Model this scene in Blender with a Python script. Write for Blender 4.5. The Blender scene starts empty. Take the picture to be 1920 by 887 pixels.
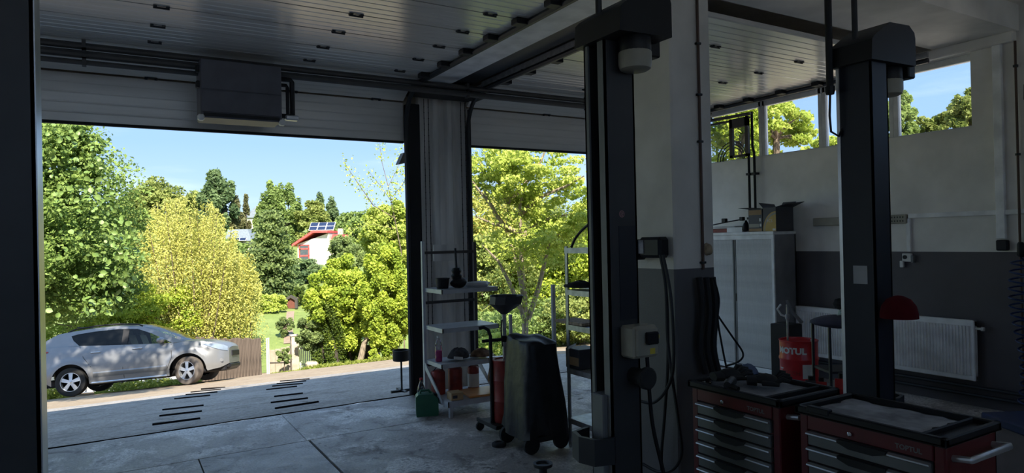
import bpy, math, random
import numpy as np
from mathutils import Vector, Matrix

# ------------------------------------------------------------------ camera, sky, sun, exposure
S = bpy.context.scene
COL = S.collection
CAM_H, FPX = 1.8, 1250.0
_a, _ph, _pt = math.radians(30.8), math.radians(1.26), math.radians(0.25)
_F0 = np.array([math.sin(_a), math.cos(_a), 0.0]); _R0 = np.array([math.cos(_a), -math.sin(_a), 0.0]); _U0 = np.array([0, 0, 1.0])
FWD = _F0 * math.cos(_pt) + _U0 * math.sin(_pt)
_U1 = _U0 * math.cos(_pt) - _F0 * math.sin(_pt)
RGT = _R0 * math.cos(_ph) - _U1 * math.sin(_ph)
UPV = _U1 * math.cos(_ph) + _R0 * math.sin(_ph)
CPOS = np.array([0, 0, CAM_H])
cam = bpy.data.cameras.new('camera'); camo = bpy.data.objects.new('camera', cam); COL.objects.link(camo)
cam.sensor_width = 36; cam.lens = 36 * FPX / 1920; cam.clip_start = 0.05; cam.clip_end = 500
M = Matrix.Identity(4)
for i in range(3):
    M[i][0], M[i][1], M[i][2], M[i][3] = RGT[i], UPV[i], -FWD[i], CPOS[i]
camo.matrix_world = M
S.camera = camo

W = bpy.data.worlds.new('sky'); S.world = W; W.use_nodes = True
nt = W.node_tree; nt.nodes.clear()
def N(t, typ, **kw):
    n = t.nodes.new(typ)
    for k, v in kw.items():
        setattr(n, k, v)
    return n
tc = N(nt, 'ShaderNodeTexCoord'); sep = N(nt, 'ShaderNodeSeparateXYZ')
nt.links.new(tc.outputs['Generated'], sep.inputs[0])
ramp = N(nt, 'ShaderNodeValToRGB')
e = ramp.color_ramp.elements
e[0].position = 0.0; e[0].color = (.41, .545, .73, 1)
e[1].position = 1.0; e[1].color = (.26, .40, .63, 1)
m = e.new(.14); m.color = (.25, .405, .66, 1)
m = e.new(.35); m.color = (.205, .355, .62, 1)
nt.links.new(sep.outputs['Z'], ramp.inputs[0])
mp = N(nt, 'ShaderNodeMapping'); mp.inputs['Scale'].default_value = (1.4, 1.4, 9)
ns = N(nt, 'ShaderNodeTexNoise'); ns.inputs['Scale'].default_value = 2.2; ns.inputs['Detail'].default_value = 6
nt.links.new(tc.outputs['Generated'], mp.inputs[0]); nt.links.new(mp.outputs[0], ns.inputs['Vector'])
cr = N(nt, 'ShaderNodeValToRGB'); cr.color_ramp.elements[0].position = .5; cr.color_ramp.elements[1].position = .78
nt.links.new(ns.outputs['Fac'], cr.inputs[0])
mul = N(nt, 'ShaderNodeMath', operation='MULTIPLY'); mul.inputs[1].default_value = .28
nt.links.new(cr.outputs[0], mul.inputs[0])
mix = N(nt, 'ShaderNodeMixRGB'); mix.inputs[2].default_value = (.9, .94, 1, 1)
nt.links.new(mul.outputs[0], mix.inputs[0]); nt.links.new(ramp.outputs[0], mix.inputs[1])
bg = N(nt, 'ShaderNodeBackground'); bg.inputs['Strength'].default_value = .8
out = N(nt, 'ShaderNodeOutputWorld')
nt.links.new(mix.outputs[0], bg.inputs[0]); nt.links.new(bg.outputs[0], out.inputs[0])

sun = bpy.data.lights.new('sun', 'SUN'); sun.energy = 4.7; sun.angle = math.radians(.6); sun.color = (1, .93, .80)
suno = bpy.data.objects.new('sun', sun); COL.objects.link(suno)
SUN_DIR = Vector((-.13, -.70, .68)).normalized()
suno.rotation_euler = SUN_DIR.to_track_quat('Z', 'Y').to_euler()
suno.location = (-20, -30, 40)
S.view_settings.view_transform = 'Standard'; S.view_settings.look = 'None'
S.view_settings.gamma = 1.0; S.view_settings.use_curve_mapping = False
S.view_settings.exposure = 1.25
S.cycles.diffuse_bounces = 8; S.cycles.max_bounces = 14; S.cycles.transparent_max_bounces = 16

# ------------------------------------------------------------------ survey helpers (pixel of the 1920x887 photo -> place)
def ray(x, y): return FWD + (x - 960) / FPX * RGT - (y - 443.5) / FPX * UPV
def P(x, y, d): return CPOS + ray(x, y) * d
def onX(x, y, X): r = ray(x, y); return CPOS + r * X / r[0]
def onY(x, y, Y): r = ray(x, y); return CPOS + r * Y / r[1]
def onZ(x, y, Z): r = ray(x, y); return CPOS + r * (Z - CAM_H) / r[2]
random.seed(4)
RNG = np.random.default_rng(11)

# ------------------------------------------------------------------ materials
def mat(name, col, rough=.6, metal=0.0, var=.12, scale=6.0, bump=0.0, spec=.5, stretch=(1, 1, 1), col2=None, lo=.35, hi=.65, detail=5, alpha=None):
    m = bpy.data.materials.new(name); m.use_nodes = True
    t = m.node_tree; b = t.nodes['Principled BSDF']
    b.inputs['Roughness'].default_value = rough; b.inputs['Metallic'].default_value = metal
    b.inputs['Specular IOR Level'].default_value = spec
    c = N(t, 'ShaderNodeTexCoord'); mpn = N(t, 'ShaderNodeMapping'); mpn.inputs['Scale'].default_value = stretch
    no = N(t, 'ShaderNodeTexNoise'); no.inputs['Scale'].default_value = scale; no.inputs['Detail'].default_value = detail
    t.links.new(c.outputs['Object'], mpn.inputs[0]); t.links.new(mpn.outputs[0], no.inputs['Vector'])
    r = N(t, 'ShaderNodeValToRGB'); r.color_ramp.elements[0].position = lo; r.color_ramp.elements[1].position = hi
    if col2 is None:
        a_ = tuple(max(0, v * (1 - var)) for v in col); b_ = tuple(min(1, v * (1 + var)) for v in col)
    else:
        a_, b_ = col, col2
    r.color_ramp.elements[0].color = (*a_, 1); r.color_ramp.elements[1].color = (*b_, 1)
    t.links.new(no.outputs['Fac'], r.inputs[0]); t.links.new(r.outputs[0], b.inputs['Base Color'])
    if bump:
        bn = N(t, 'ShaderNodeBump'); bn.inputs['Strength'].default_value = bump; bn.inputs['Distance'].default_value = .02
        t.links.new(no.outputs['Fac'], bn.inputs['Height']); t.links.new(bn.outputs[0], b.inputs['Normal'])
    return m

def glassmat(name, tint=(1, 1, 1), refl=.12):
    m = bpy.data.materials.new(name); m.use_nodes = True
    t = m.node_tree; t.nodes.clear()
    tr = N(t, 'ShaderNodeBsdfTransparent'); tr.inputs[0].default_value = (*tint, 1)
    gl = N(t, 'ShaderNodeBsdfGlossy'); gl.inputs['Roughness'].default_value = .02
    fr = N(t, 'ShaderNodeFresnel'); fr.inputs[0].default_value = 1.45
    mx = N(t, 'ShaderNodeMixShader'); o = N(t, 'ShaderNodeOutputMaterial')
    ml = N(t, 'ShaderNodeMath', operation='MULTIPLY'); ml.inputs[1].default_value = refl / .04 * .33
    ml.use_clamp = True
    t.links.new(fr.outputs[0], ml.inputs[0]); t.links.new(ml.outputs[0], mx.inputs[0])
    t.links.new(tr.outputs[0], mx.inputs[1]); t.links.new(gl.outputs[0], mx.inputs[2]); t.links.new(mx.outputs[0], o.inputs[0])
    return m

def leafmat(name, c1, c2, trans=.4):
    m = bpy.data.materials.new(name); m.use_nodes = True
    t = m.node_tree; b = t.nodes['Principled BSDF']; o = t.nodes['Material Output']
    at = N(t, 'ShaderNodeAttribute'); at.attribute_name = 'rnd'
    mx = N(t, 'ShaderNodeMixRGB'); mx.inputs[1].default_value = (*c1, 1); mx.inputs[2].default_value = (*c2, 1)
    t.links.new(at.outputs['Fac'], mx.inputs[0]); t.links.new(mx.outputs[0], b.inputs['Base Color'])
    b.inputs['Roughness'].default_value = .55; b.inputs['Specular IOR Level'].default_value = .25
    tl = N(t, 'ShaderNodeBsdfTranslucent'); t.links.new(mx.outputs[0], tl.inputs[0])
    ms = N(t, 'ShaderNodeMixShader'); ms.inputs[0].default_value = trans
    t.links.new(b.outputs[0], ms.inputs[1]); t.links.new(tl.outputs[0], ms.inputs[2]); t.links.new(ms.outputs[0], o.inputs['Surface'])
    return m

def floor_mat(name, base, stain, dark, sc=1.0, rough=.5, con=.25, bump=.6):
    m = bpy.data.materials.new(name); m.use_nodes = True
    t = m.node_tree; b = t.nodes['Principled BSDF']
    c = N(t, 'ShaderNodeNewGeometry')
    def noise(s, d=8, ro=.6, dist=0.0):
        n = N(t, 'ShaderNodeTexNoise'); n.inputs['Scale'].default_value = s * sc; n.inputs['Detail'].default_value = d
        n.inputs['Roughness'].default_value = ro; n.inputs['Distortion'].default_value = dist
        t.links.new(c.outputs['Position'], n.inputs['Vector']); return n
    def rp(n, lo, hi, a=(0, 0, 0, 1), z=(1, 1, 1, 1)):
        r = N(t, 'ShaderNodeValToRGB'); r.color_ramp.elements[0].position = lo; r.color_ramp.elements[1].position = hi
        r.color_ramp.elements[0].color = a; r.color_ramp.elements[1].color = z
        t.links.new(n.outputs['Fac'], r.inputs[0]); return r
    n1 = noise(1.6, 10, .7, .4); n2 = noise(5.5, 8, .7); n3 = noise(42, 6, .75); n4 = noise(2.6, 6, .65, .8)
    r1 = rp(n1, .48, .57); r2 = rp(n2, .60, .66); r4 = rp(n4, .56, .68)
    base_r = rp(n3, .3, .7, (*[v * (1 - con) for v in base], 1), (*[min(1, v * (1 + con)) for v in base], 1))
    mA = N(t, 'ShaderNodeMixRGB'); mA.inputs[2].default_value = (*stain, 1)
    ml = N(t, 'ShaderNodeMath', operation='MULTIPLY'); t.links.new(r1.outputs[0], ml.inputs[0])
    fine = rp(n3, .35, .6); t.links.new(fine.outputs[0], ml.inputs[1])
    t.links.new(ml.outputs[0], mA.inputs[0]); t.links.new(base_r.outputs[0], mA.inputs[1])
    mB = N(t, 'ShaderNodeMixRGB'); mB.inputs[2].default_value = (*dark, 1)
    t.links.new(r4.outputs[0], mB.inputs[0]); t.links.new(mA.outputs[0], mB.inputs[1])
    mC = N(t, 'ShaderNodeMixRGB'); mC.inputs[2].default_value = (*[v * .6 for v in dark], 1)
    t.links.new(r2.outputs[0], mC.inputs[0]); t.links.new(mB.outputs[0], mC.inputs[1])
    t.links.new(mC.outputs[0], b.inputs['Base Color'])
    rr = rp(n4, .35, .7, (rough - .12,) * 3 + (1,), (rough + .2,) * 3 + (1,)); t.links.new(rr.outputs[0], b.inputs['Roughness'])
    bn = N(t, 'ShaderNodeBump'); bn.inputs['Strength'].default_value = bump; bn.inputs['Distance'].default_value = .01
    t.links.new(n3.outputs['Fac'], bn.inputs['Height']); t.links.new(bn.outputs[0], b.inputs['Normal'])
    return m

def wall_mat(name, low, high, zsplit, wear=.1):
    """two-tone painted plaster: dark dado below zsplit (world height), pale above"""
    m = bpy.data.materials.new(name); m.use_nodes = True
    t = m.node_tree; b = t.nodes['Principled BSDF']
    g = N(t, 'ShaderNodeNewGeometry'); s = N(t, 'ShaderNodeSeparateXYZ'); t.links.new(g.outputs['Position'], s.inputs[0])
    gt = N(t, 'ShaderNodeMath', operation='GREATER_THAN'); gt.inputs[1].default_value = zsplit; t.links.new(s.outputs['Z'], gt.inputs[0])
    no = N(t, 'ShaderNodeTexNoise'); no.inputs['Scale'].default_value = 2.3; no.inputs['Detail'].default_value = 8
    t.links.new(g.outputs['Position'], no.inputs['Vector'])
    mx = N(t, 'ShaderNodeMixRGB'); mx.inputs[1].default_value = (*low, 1); mx.inputs[2].default_value = (*high, 1)
    t.links.new(gt.outputs[0], mx.inputs[0])
    r = N(t, 'ShaderNodeValToRGB'); r.color_ramp.elements[0].position = .35; r.color_ramp.elements[1].position = .7
    r.color_ramp.elements[0].color = (1 - 2 * wear, 1 - 2 * wear, 1 - 2.1 * wear, 1); r.color_ramp.elements[1].color = (1, 1, 1, 1)
    t.links.new(no.outputs['Fac'], r.inputs[0])
    mm = N(t, 'ShaderNodeMixRGB', blend_type='MULTIPLY'); mm.inputs[0].default_value = 1
    t.links.new(mx.outputs[0], mm.inputs[1]); t.links.new(r.outputs[0], mm.inputs[2]); t.links.new(mm.outputs[0], b.inputs['Base Color'])
    b.inputs['Roughness'].default_value = .55
    bn = N(t, 'ShaderNodeBump'); bn.inputs['Strength'].default_value = .15; bn.inputs['Distance'].default_value = .01
    n2 = N(t, 'ShaderNodeTexNoise'); n2.inputs['Scale'].default_value = 90; t.links.new(g.outputs['Position'], n2.inputs['Vector'])
    t.links.new(n2.outputs['Fac'], bn.inputs['Height']); t.links.new(bn.outputs[0], b.inputs['Normal'])
    return m

MT = {}
def MM(k, *a, **kw):
    MT[k] = mat(k, *a, **kw); return MT[k]
MM('black', (.009, .009, .011), .5, spec=.35)
MM('black_rubber', (.016, .016, .017), .8)
MM('black_film', (.012, .013, .016), .42, var=.3, scale=12, bump=.25, spec=.35)
MM('dark_steel', (.03, .032, .036), .45, .3)
MM('grey_steel', (.32, .33, .34), .45, .5)
MM('galv', (.42, .43, .44), .42, .6, var=.2, scale=18)
MM('chrome', (.75, .76, .78), .18, 1)
MM('white_paint', (.84, .84, .84), .45)
MM('cream', (.32, .30, .24), .5)
MM('radiator', (.85, .85, .85), .4)
MM('panel', (.74, .73, .70), .24, .22, var=.06, scale=3, spec=.9, stretch=(.4, 4, 4))
MM('corrug', (.68, .66, .63), .5, var=.18, scale=3, stretch=(3, 3, .4))
MM('column_grey', (.032, .032, .035), .5)
MM('column_blue', (.006, .010, .022), .5)
MM('lip_grey', (.16, .165, .17), .5)
MM('heater', (.10, .10, .12), .5)
MM('pipe_dark', (.06, .058, .058), .5)
MM('copper', (.10, .06, .045), .6, .2)
MM('red_cart', (.105, .006, .010), .35)
MM('drawer', (.16, .165, .165), .35, .5)
MM('drawer_lip', (.42, .43, .43), .3, .6)
MM('mat_grey', (.30, .31, .34), .7, var=.4, scale=9)
MM('red_drum', (.52, .02, .025), .3)
MM('red_old', (.26, .03, .022), .5, var=.3, scale=9)
MM('red_can', (.40, .015, .02), .4)
MM('red_dome', (.09, .003, .008), .9, spec=.2)
MM('green_can', (.02, .13, .07), .4)
MM('pink', (.85, .05, .35), .25)
MM('cola', (.05, .012, .01), .2)
MM('label_red', (.5, .02, .03), .4)
MM('paper', (.70, .70, .68), .7)
MM('cardboard', (.42, .28, .15), .8)
MM('box_dark', (.05, .05, .06), .5)
MM('box_gold', (.55, .36, .08), .5)
MM('orange_board', (.62, .27, .08), .35, var=.12, scale=4, stretch=(1, 12, 1))
MM('cloth_beige', (.33, .25, .16), .9, var=.3, scale=20, bump=.4)
MM('cloth_dark', (.05, .045, .05), .9, var=.4, scale=20, bump=.4)
MM('cloth_brown', (.20, .12, .07), .9, var=.5, scale=14, bump=.5)
MM('blue', (.015, .035, .13), .4)
MM('navy_pad', (.05, .05, .085), .8)
MM('tape', (.45, .46, .47), .5)
MM('concrete', (.30, .29, .28), .8, var=.2, scale=3, bump=.2)
MM('white_plastic', (.72, .72, .70), .4)
MM('yellow', (.6, .45, .05), .5)
MM('alu', (.55, .56, .58), .35, .7)
MM('shelf_grey', (.50, .52, .56), .4, .2)
MM('upright_dark', (.07, .06, .055), .6)
MM('silver_paint', (.27, .275, .285), .30, .5, var=.03)
MM('car_white', (.75, .76, .78), .25)
MM('car_glass', (.006, .007, .008), .08, spec=.28)
MM('tyre', (.022, .021, .020), .85)
MM('tyre_dusty', (.13, .11, .095), .9)
MM('rim', (.62, .63, .65), .25, .8)
MM('head_glass', (.22, .27, .34), .12, spec=.6)
MM('tail', (.45, .02, .02), .2)
MM('wood_fence', (.115, .088, .07), .9, var=.5, scale=5, stretch=(6, 6, .6), bump=.3)
MM('wood_pale', (.45, .35, .25), .8, var=.3, scale=5, stretch=(6, 6, .6))
MM('bark', (.16, .12, .085), .9, var=.5, scale=9, bump=.8, stretch=(3, 3, .7))
MM('bark_light', (.30, .24, .17), .9, var=.4, scale=9, bump=.7, stretch=(3, 3, .7))
MM('bark_dark', (.06, .048, .038), .9, var=.4, scale=9, bump=.7, stretch=(3, 3, .7))
MM('house_wall', (.78, .74, .64), .8)
MM('house_wall2', (.62, .55, .46), .8)
MM('roof_red', (.62, .09, .08), .7, var=.2, scale=6)
MM('roof_grey', (.26, .30, .36), .6)
MM('solar', (.015, .025, .07), .12, spec=.8)
MM('win_dark', (.08, .10, .11), .1)
MM('stone', (.55, .45, .34), .85, var=.25, scale=4, bump=.3)
MM('fascia', (.42, .36, .28), .8)
MT['glass'] = glassmat('pane_glass')
MT['car_clear'] = glassmat('car_clear_glass', (.78, .82, .80), .15)
MT['film'] = glassmat('greenhouse_film', (.72, .76, .74), .35)
MT['bottle'] = glassmat('clear_bottle', (.85, .87, .87), .25)
MT['floor'] = floor_mat('workshop_concrete', (.36, .335, .32), (.84, .81, .79), (.17, .15, .145), 1.0, .5, .35)
MT['slab'] = floor_mat('patch_concrete', (.40, .39, .39), (.56, .55, .56), (.27, .26, .26), 1.3, .5)
MT['ramp'] = floor_mat('ramp_concrete', (.31, .285, .265), (.42, .39, .37), (.21, .195, .18), .6, .9, .55, 1.0)
MT['dirt'] = floor_mat('sandy_ground', (.32, .245, .17), (.39, .31, .225), (.25, .19, .135), .7, .85)
MT['grass_ground'] = floor_mat('grass_ground', (.19, .25, .06), (.26, .31, .09), (.14, .18, .05), .5, .85)
MT['wallR'] = wall_mat('painted_wall', (.10, .09, .10), (.90, .87, .82), 1.57)
MT['pillar'] = wall_mat('pillar_paint', (.12, .115, .12), (.72, .68, .62), 1.57, .12)
MT['ceil'] = mat('ceiling_paint', (.84, .81, .76), .7, var=.12, scale=2)

# ------------------------------------------------------------------ mesh builder
class MB:
    def __init__(s): s.v = []; s.f = []
    def add(s, vs, fs):
        o = len(s.v); s.v += [tuple(map(float, p)) for p in vs]; s.f += [tuple(i + o for i in f) for f in fs]; return s
    def box(s, x0, y0, z0, x1, y1, z1, b=0.0):
        if x1 < x0: x0, x1 = x1, x0
        if y1 < y0: y0, y1 = y1, y0
        if z1 < z0: z0, z1 = z1, z0
        if b <= 0:
            return s.add([(x0, y0, z0), (x1, y0, z0), (x1, y1, z0), (x0, y1, z0), (x0, y0, z1), (x1, y0, z1), (x1, y1, z1), (x0, y1, z1)],
                         [(0, 3, 2, 1), (4, 5, 6, 7), (0, 1, 5, 4), (1, 2, 6, 5), (2, 3, 7, 6), (3, 0, 4, 7)])
        b = min(b, (x1 - x0) * .49, (y1 - y0) * .49, (z1 - z0) * .49)
        c = [(x0, x1), (y0, y1), (z0, z1)]; vs = []; idx = {}
        for i in (0, 1):
            for j in (0, 1):
                for k in (0, 1):
                    for ax in range(3):
                        p = []
                        for q, w in enumerate((i, j, k)):
                            val = c[q][w]
                            if q != ax: val += b if w == 0 else -b
                            p.append(val)
                        idx[(i, j, k, ax)] = len(vs); vs.append(p)
        fs = []
        for ax in range(3):
            o1, o2 = [q for q in range(3) if q != ax]
            for w in (0, 1):
                loop = []
                for (p, q) in ((0, 0), (1, 0), (1, 1), (0, 1)):
                    key = [0, 0, 0]; key[ax] = w; key[o1] = p; key[o2] = q
                    loop.append(idx[(*key, ax)])
                fs.append(loop)
        for ax in range(3):
            o1, o2 = [q for q in range(3) if q != ax]
            for p in (0, 1):
                for q in (0, 1):
                    k0 = [0, 0, 0]; k0[o1] = p; k0[o2] = q; k1 = list(k0); k1[ax] = 1
                    fs.append([idx[(*k0, o1)], idx[(*k1, o1)], idx[(*k1, o2)], idx[(*k0, o2)]])
        for i in (0, 1):
            for j in (0, 1):
                for k in (0, 1):
                    fs.append([idx[(i, j, k, 0)], idx[(i, j, k, 1)], idx[(i, j, k, 2)]])
        return s.add(vs, fs)
    def tube(s, path, r, n=8, caps=True):
        path = [Vector(p) for p in path]; rs = r if isinstance(r, (list, tuple)) else [r] * len(path)
        rings = []; prev = None
        for i, p in enumerate(path):
            d = (path[min(i + 1, len(path) - 1)] - path[max(i - 1, 0)])
            d = d.normalized() if d.length > 1e-9 else Vector((0, 0, 1))
            if prev is None:
                up = Vector((0, 0, 1)) if abs(d.z) < .9 else Vector((1, 0, 0)); a_ = d.cross(up).normalized()
            else:
                a_ = (prev - d * prev.dot(d)); a_ = a_.normalized() if a_.length > 1e-6 else d.orthogonal().normalized()
            prev = a_; b_ = d.cross(a_)
            rings.append([p + (a_ * math.cos(t) + b_ * math.sin(t)) * rs[i] for t in [2 * math.pi * k / n for k in range(n)]])
        vs = [q for rg in rings for q in rg]; fs = []
        for i in range(len(rings) - 1):
            for k in range(n):
                fs.append((i * n + k, i * n + (k + 1) % n, (i + 1) * n + (k + 1) % n, (i + 1) * n + k))
        if caps:
            fs.append(tuple(range(n - 1, -1, -1))); fs.append(tuple(range((len(rings) - 1) * n, len(rings) * n)))
        return s.add(vs, fs)
    def lathe(s, prof, c=(0, 0, 0), n=24, axis='z', ell=1.0, cap=True):
        vs = []; fs = []
        for (r, z) in prof:
            for k in range(n):
                t = 2 * math.pi * k / n; a_, b_ = r * math.cos(t), r * math.sin(t) * ell
                if axis == 'z': q = (c[0] + a_, c[1] + b_, c[2] + z)
                elif axis == 'y': q = (c[0] + a_, c[1] + z, c[2] + b_)
                else: q = (c[0] + z, c[1] + a_, c[2] + b_)
                vs.append(q)
        for i in range(len(prof) - 1):
            for k in range(n):
                fs.append((i * n + k, i * n + (k + 1) % n, (i + 1) * n + (k + 1) % n, (i + 1) * n + k))
        if cap and prof[0][0] > 1e-6: fs.append(tuple(range(n - 1, -1, -1)))
        if cap and prof[-1][0] > 1e-6: fs.append(tuple(range((len(prof) - 1) * n, len(prof) * n)))
        return s.add(vs, fs)
    def prism(s, poly, a, b, axis='y'):
        n = len(poly)
        def q(u, w, t): return {'y': (u, t, w), 'x': (t, u, w), 'z': (u, w, t)}[axis]
        vs = [q(u, w, a) for u, w in poly] + [q(u, w, b) for u, w in poly]
        fs = [tuple(range(n)), tuple(range(2 * n - 1, n - 1, -1))]
        fs += [(i, (i + 1) % n, n + (i + 1) % n, n + i) for i in range(n)]
        return s.add(vs, fs)
    def grid(s, pts):
        h, w = len(pts), len(pts[0]); vs = [p for r in pts for p in r]
        return s.add(vs, [(i * w + j, i * w + j + 1, (i + 1) * w + j + 1, (i + 1) * w + j) for i in range(h - 1) for j in range(w - 1)])
    def mesh(s, name, m, sharp=35):
        me = bpy.data.meshes.new(name); me.from_pydata(s.v, [], s.f)
        if m is not None: me.materials.append(MT[m] if isinstance(m, str) else m)
        me.polygons.foreach_set('use_smooth', [True] * len(me.polygons))
        me.update()
        import bmesh
        bm = bmesh.new(); bm.from_mesh(me); bmesh.ops.recalc_face_normals(bm, faces=bm.faces); bm.to_mesh(me); bm.free()
        me.set_sharp_from_angle(angle=math.radians(sharp))
        return me
    def build(s, name, m, parent=None, sharp=35):
        return link(name, s.mesh(name, m, sharp), parent)

def link(name, me, parent=None, loc=None):
    o = bpy.data.objects.new(name, me); COL.objects.link(o)
    if parent is not None: o.parent = parent
    if loc is not None: o.location = loc
    return o
def tag(o, label=None, cat=None, group=None, kind=None):
    if label: o['label'] = label
    if cat: o['category'] = cat
    if group: o['group'] = group
    if kind: o['kind'] = kind
    return o
def thing(name, label, cat, loc=(0, 0, 0), rz=0.0, group=None, kind=None):
    o = bpy.data.objects.new(name, None); COL.objects.link(o); o.empty_display_size = .1
    o.location = tuple(map(float, loc)); o.rotation_euler = (0, 0, rz)
    return tag(o, label, cat, group, kind)
def copy_tree(o, parent=None):
    c = o.copy(); COL.objects.link(c); c.parent = parent
    for ch in list(o.children): copy_tree(ch, c)
    return c
def box(*a, b=0.0): return MB().box(*a, b=b)
def text_obj(body, size, m, parent, fn, name='lettering', ext=.0006, bold=0.0):
    cu = bpy.data.curves.new('lettering', 'FONT'); cu.body = body; cu.size = size; cu.extrude = ext; cu.offset = bold; cu.resolution_u = 3
    t = bpy.data.objects.new('lettering_tmp', cu); COL.objects.link(t)
    dg = bpy.context.evaluated_depsgraph_get(); me = bpy.data.meshes.new_from_object(t.evaluated_get(dg))
    bpy.data.objects.remove(t); 
    for v in me.vertices: v.co = fn(v.co.x, v.co.y, v.co.z)
    me.materials.clear(); me.materials.append(MT[m]); me.name = name
    return link(name, me, parent)

# ------------------------------------------------------------------ the building shell
def struct(name, mb, m, label, cat='structure', parent=None):
    o = mb.build(name, m, parent); tag(o, label, cat, kind='structure'); return o
YD, XR = 7.35, 7.5
fl = struct('floor', box(-10, -4, -.3, 7.5, 7.36, -.03), 'black', 'stained grey concrete workshop floor with dark joints', 'floor')
g = .012
for (x0, y0, x1, y1, m_) in [(-10, -4, .585 - g, 6.235 - g, 'floor'), (.585, 3.0, 1.49, 6.235 - g, 'slab'), (.585, -4, 1.49, 3.0 - g, 'floor'),
                             (1.49 + 2 * g, -4, 7.5, 6.235 - g, 'floor'), (-10, 6.235, 1.48, 7.33, 'floor'), (1.48 + .006, 6.235, 7.5, 7.33, 'floor')]:
    box(x0, y0, -.05, x1, y1, 0).build('slab', m_, fl)

wf = MB()
for (x0, x1) in ((-10.3, -9.6), (-5.75, -5.15), (-1.65, -1.1), (3.12, 3.76), (7.38, 7.8)):  # the two leftmost gaps are unseen open bays added to let in daylight
    wf.box(x0, 7.43, -.6, x1, 7.73, 3.02)
wf.box(-10.3, 7.43, 3.02, 7.8, 7.73, 4.85)
struct('wall_front', wf, 'fascia', 'plastered front wall with two wide garage door openings, plus two unseen bays added for daylight', 'wall')
wr = MB()
wr.box(7.5, -4.3, -.6, 7.8, 7.43, 2.843); wr.box(7.5, 2.55, 2.843, 7.8, 3.41, 4.5); wr.box(7.5, -4.3, 2.843, 7.8, -3.4, 4.5); wr.box(7.5, -3.4, 3.60, 7.8, 2.55, 4.5)
wr.box(7.5, 3.41, 3.60, 7.8, 7.43, 4.5); wr.box(7.5, 7.2, 2.843, 7.8, 7.43, 3.60)
struct('wall_right', wr, 'wallR', 'white wall with dark grey dado and high windows', 'wall')
struct('wall_left', box(-10.3, -4.3, -.6, -10, 7.43, 4.5), 'wallR', 'painted side wall left of the workshop', 'wall')
wbk = MB().box(-10, -4.3, -.6, 7.5, -4, 1.9).box(-10, -4.3, 3.6, 7.5, -4, 4.5)
XB = [-10.0, -6.9, -3.9, -.9, 2.1, 5.1]  # unseen window row added behind the camera to brighten the room
for x in XB: wbk.box(x, -4.3, 1.9, x + (.3 if x < 5 else 2.4), -4, 3.6)
struct('wall_back', wbk, 'wallR', 'painted wall behind the camera with a row of high windows added for daylight', 'wall')
for i in range(5):
    x, x1 = XB[i] + .3, XB[i + 1]; hw_ = (x1 - x) / 2
    T = thing('window_%d' % (i + 9), ['leftmost', 'second', 'middle', 'fourth', 'rightmost'][i] + ' unseen high window added behind the camera for daylight', 'window', ((x + x1) / 2, -4.15, 1.9), kind='structure')
    f_ = MB().box(-hw_, -.03, 0, -hw_ + .06, .03, 1.7).box(hw_ - .06, -.03, 0, hw_, .03, 1.7).box(-hw_ + .05, -.03, 0, hw_ - .05, .03, .06).box(-hw_ + .05, -.03, 1.64, hw_ - .05, .03, 1.7).box(-.03, -.03, .05, .03, .03, 1.65)
    f_.build('window_frame', 'white_plastic', T); box(-hw_ + .03, -.004, .03, hw_ - .03, .004, 1.67).build('pane', 'glass', T)
struct('ceiling', box(-10, -4, 3.95, 7.5, 7.43, 4.5), 'ceil', 'off-white plastered ceiling slab', 'ceiling')
struct('trim_1', box(-10, 2.98, 3.70, 7.5, 3.74, 3.95), 'ceil', 'wide off-white ceiling beam across the workshop over the pillar', 'beam')
struct('trim_2', box(3.09, 3.74, 3.63, 3.40, 7.43, 3.95), 'white_paint', 'white ceiling beam running between the two overhead doors', 'beam')
struct('trim_3', box(3.41, 3.74, 3.66, 3.70, 7.43, 3.80), 'column_grey', 'dark box beside the white ceiling beam, shade of the gap put into its colour', 'beam')  # dark colour stands in for the shade beside the beam
struct('trim_4', box(7.42, 3.0, 3.60, 7.5, 7.42, 3.70, b=.01), 'ceil', 'plaster ledge above the high windows', 'trim')
tj = MB(); rj = random.Random(5); pj = [(-10 + k * .22, rj.uniform(-.006, .006), rj.uniform(.005, .014)) for k in range(80)]
tj.grid([[(x, 7.352 + o_ + sg * w_, .005 - .012 * abs(sg) ** 2 + .004) for x, o_, w_ in pj] for sg in (-1, -.5, .5, 1)])
struct('trim_5', tj, mat('tar', (.010, .010, .010), 1.0, spec=0.0), 'dark tar joint along the door threshold', 'threshold')

# pillar
pil = struct('pillar', box(3.29, 3.35, 0, 3.68, 3.74, 3.70, b=.012), 'pillar', 'square concrete pillar painted pale above a dark dado', 'pillar')

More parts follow.
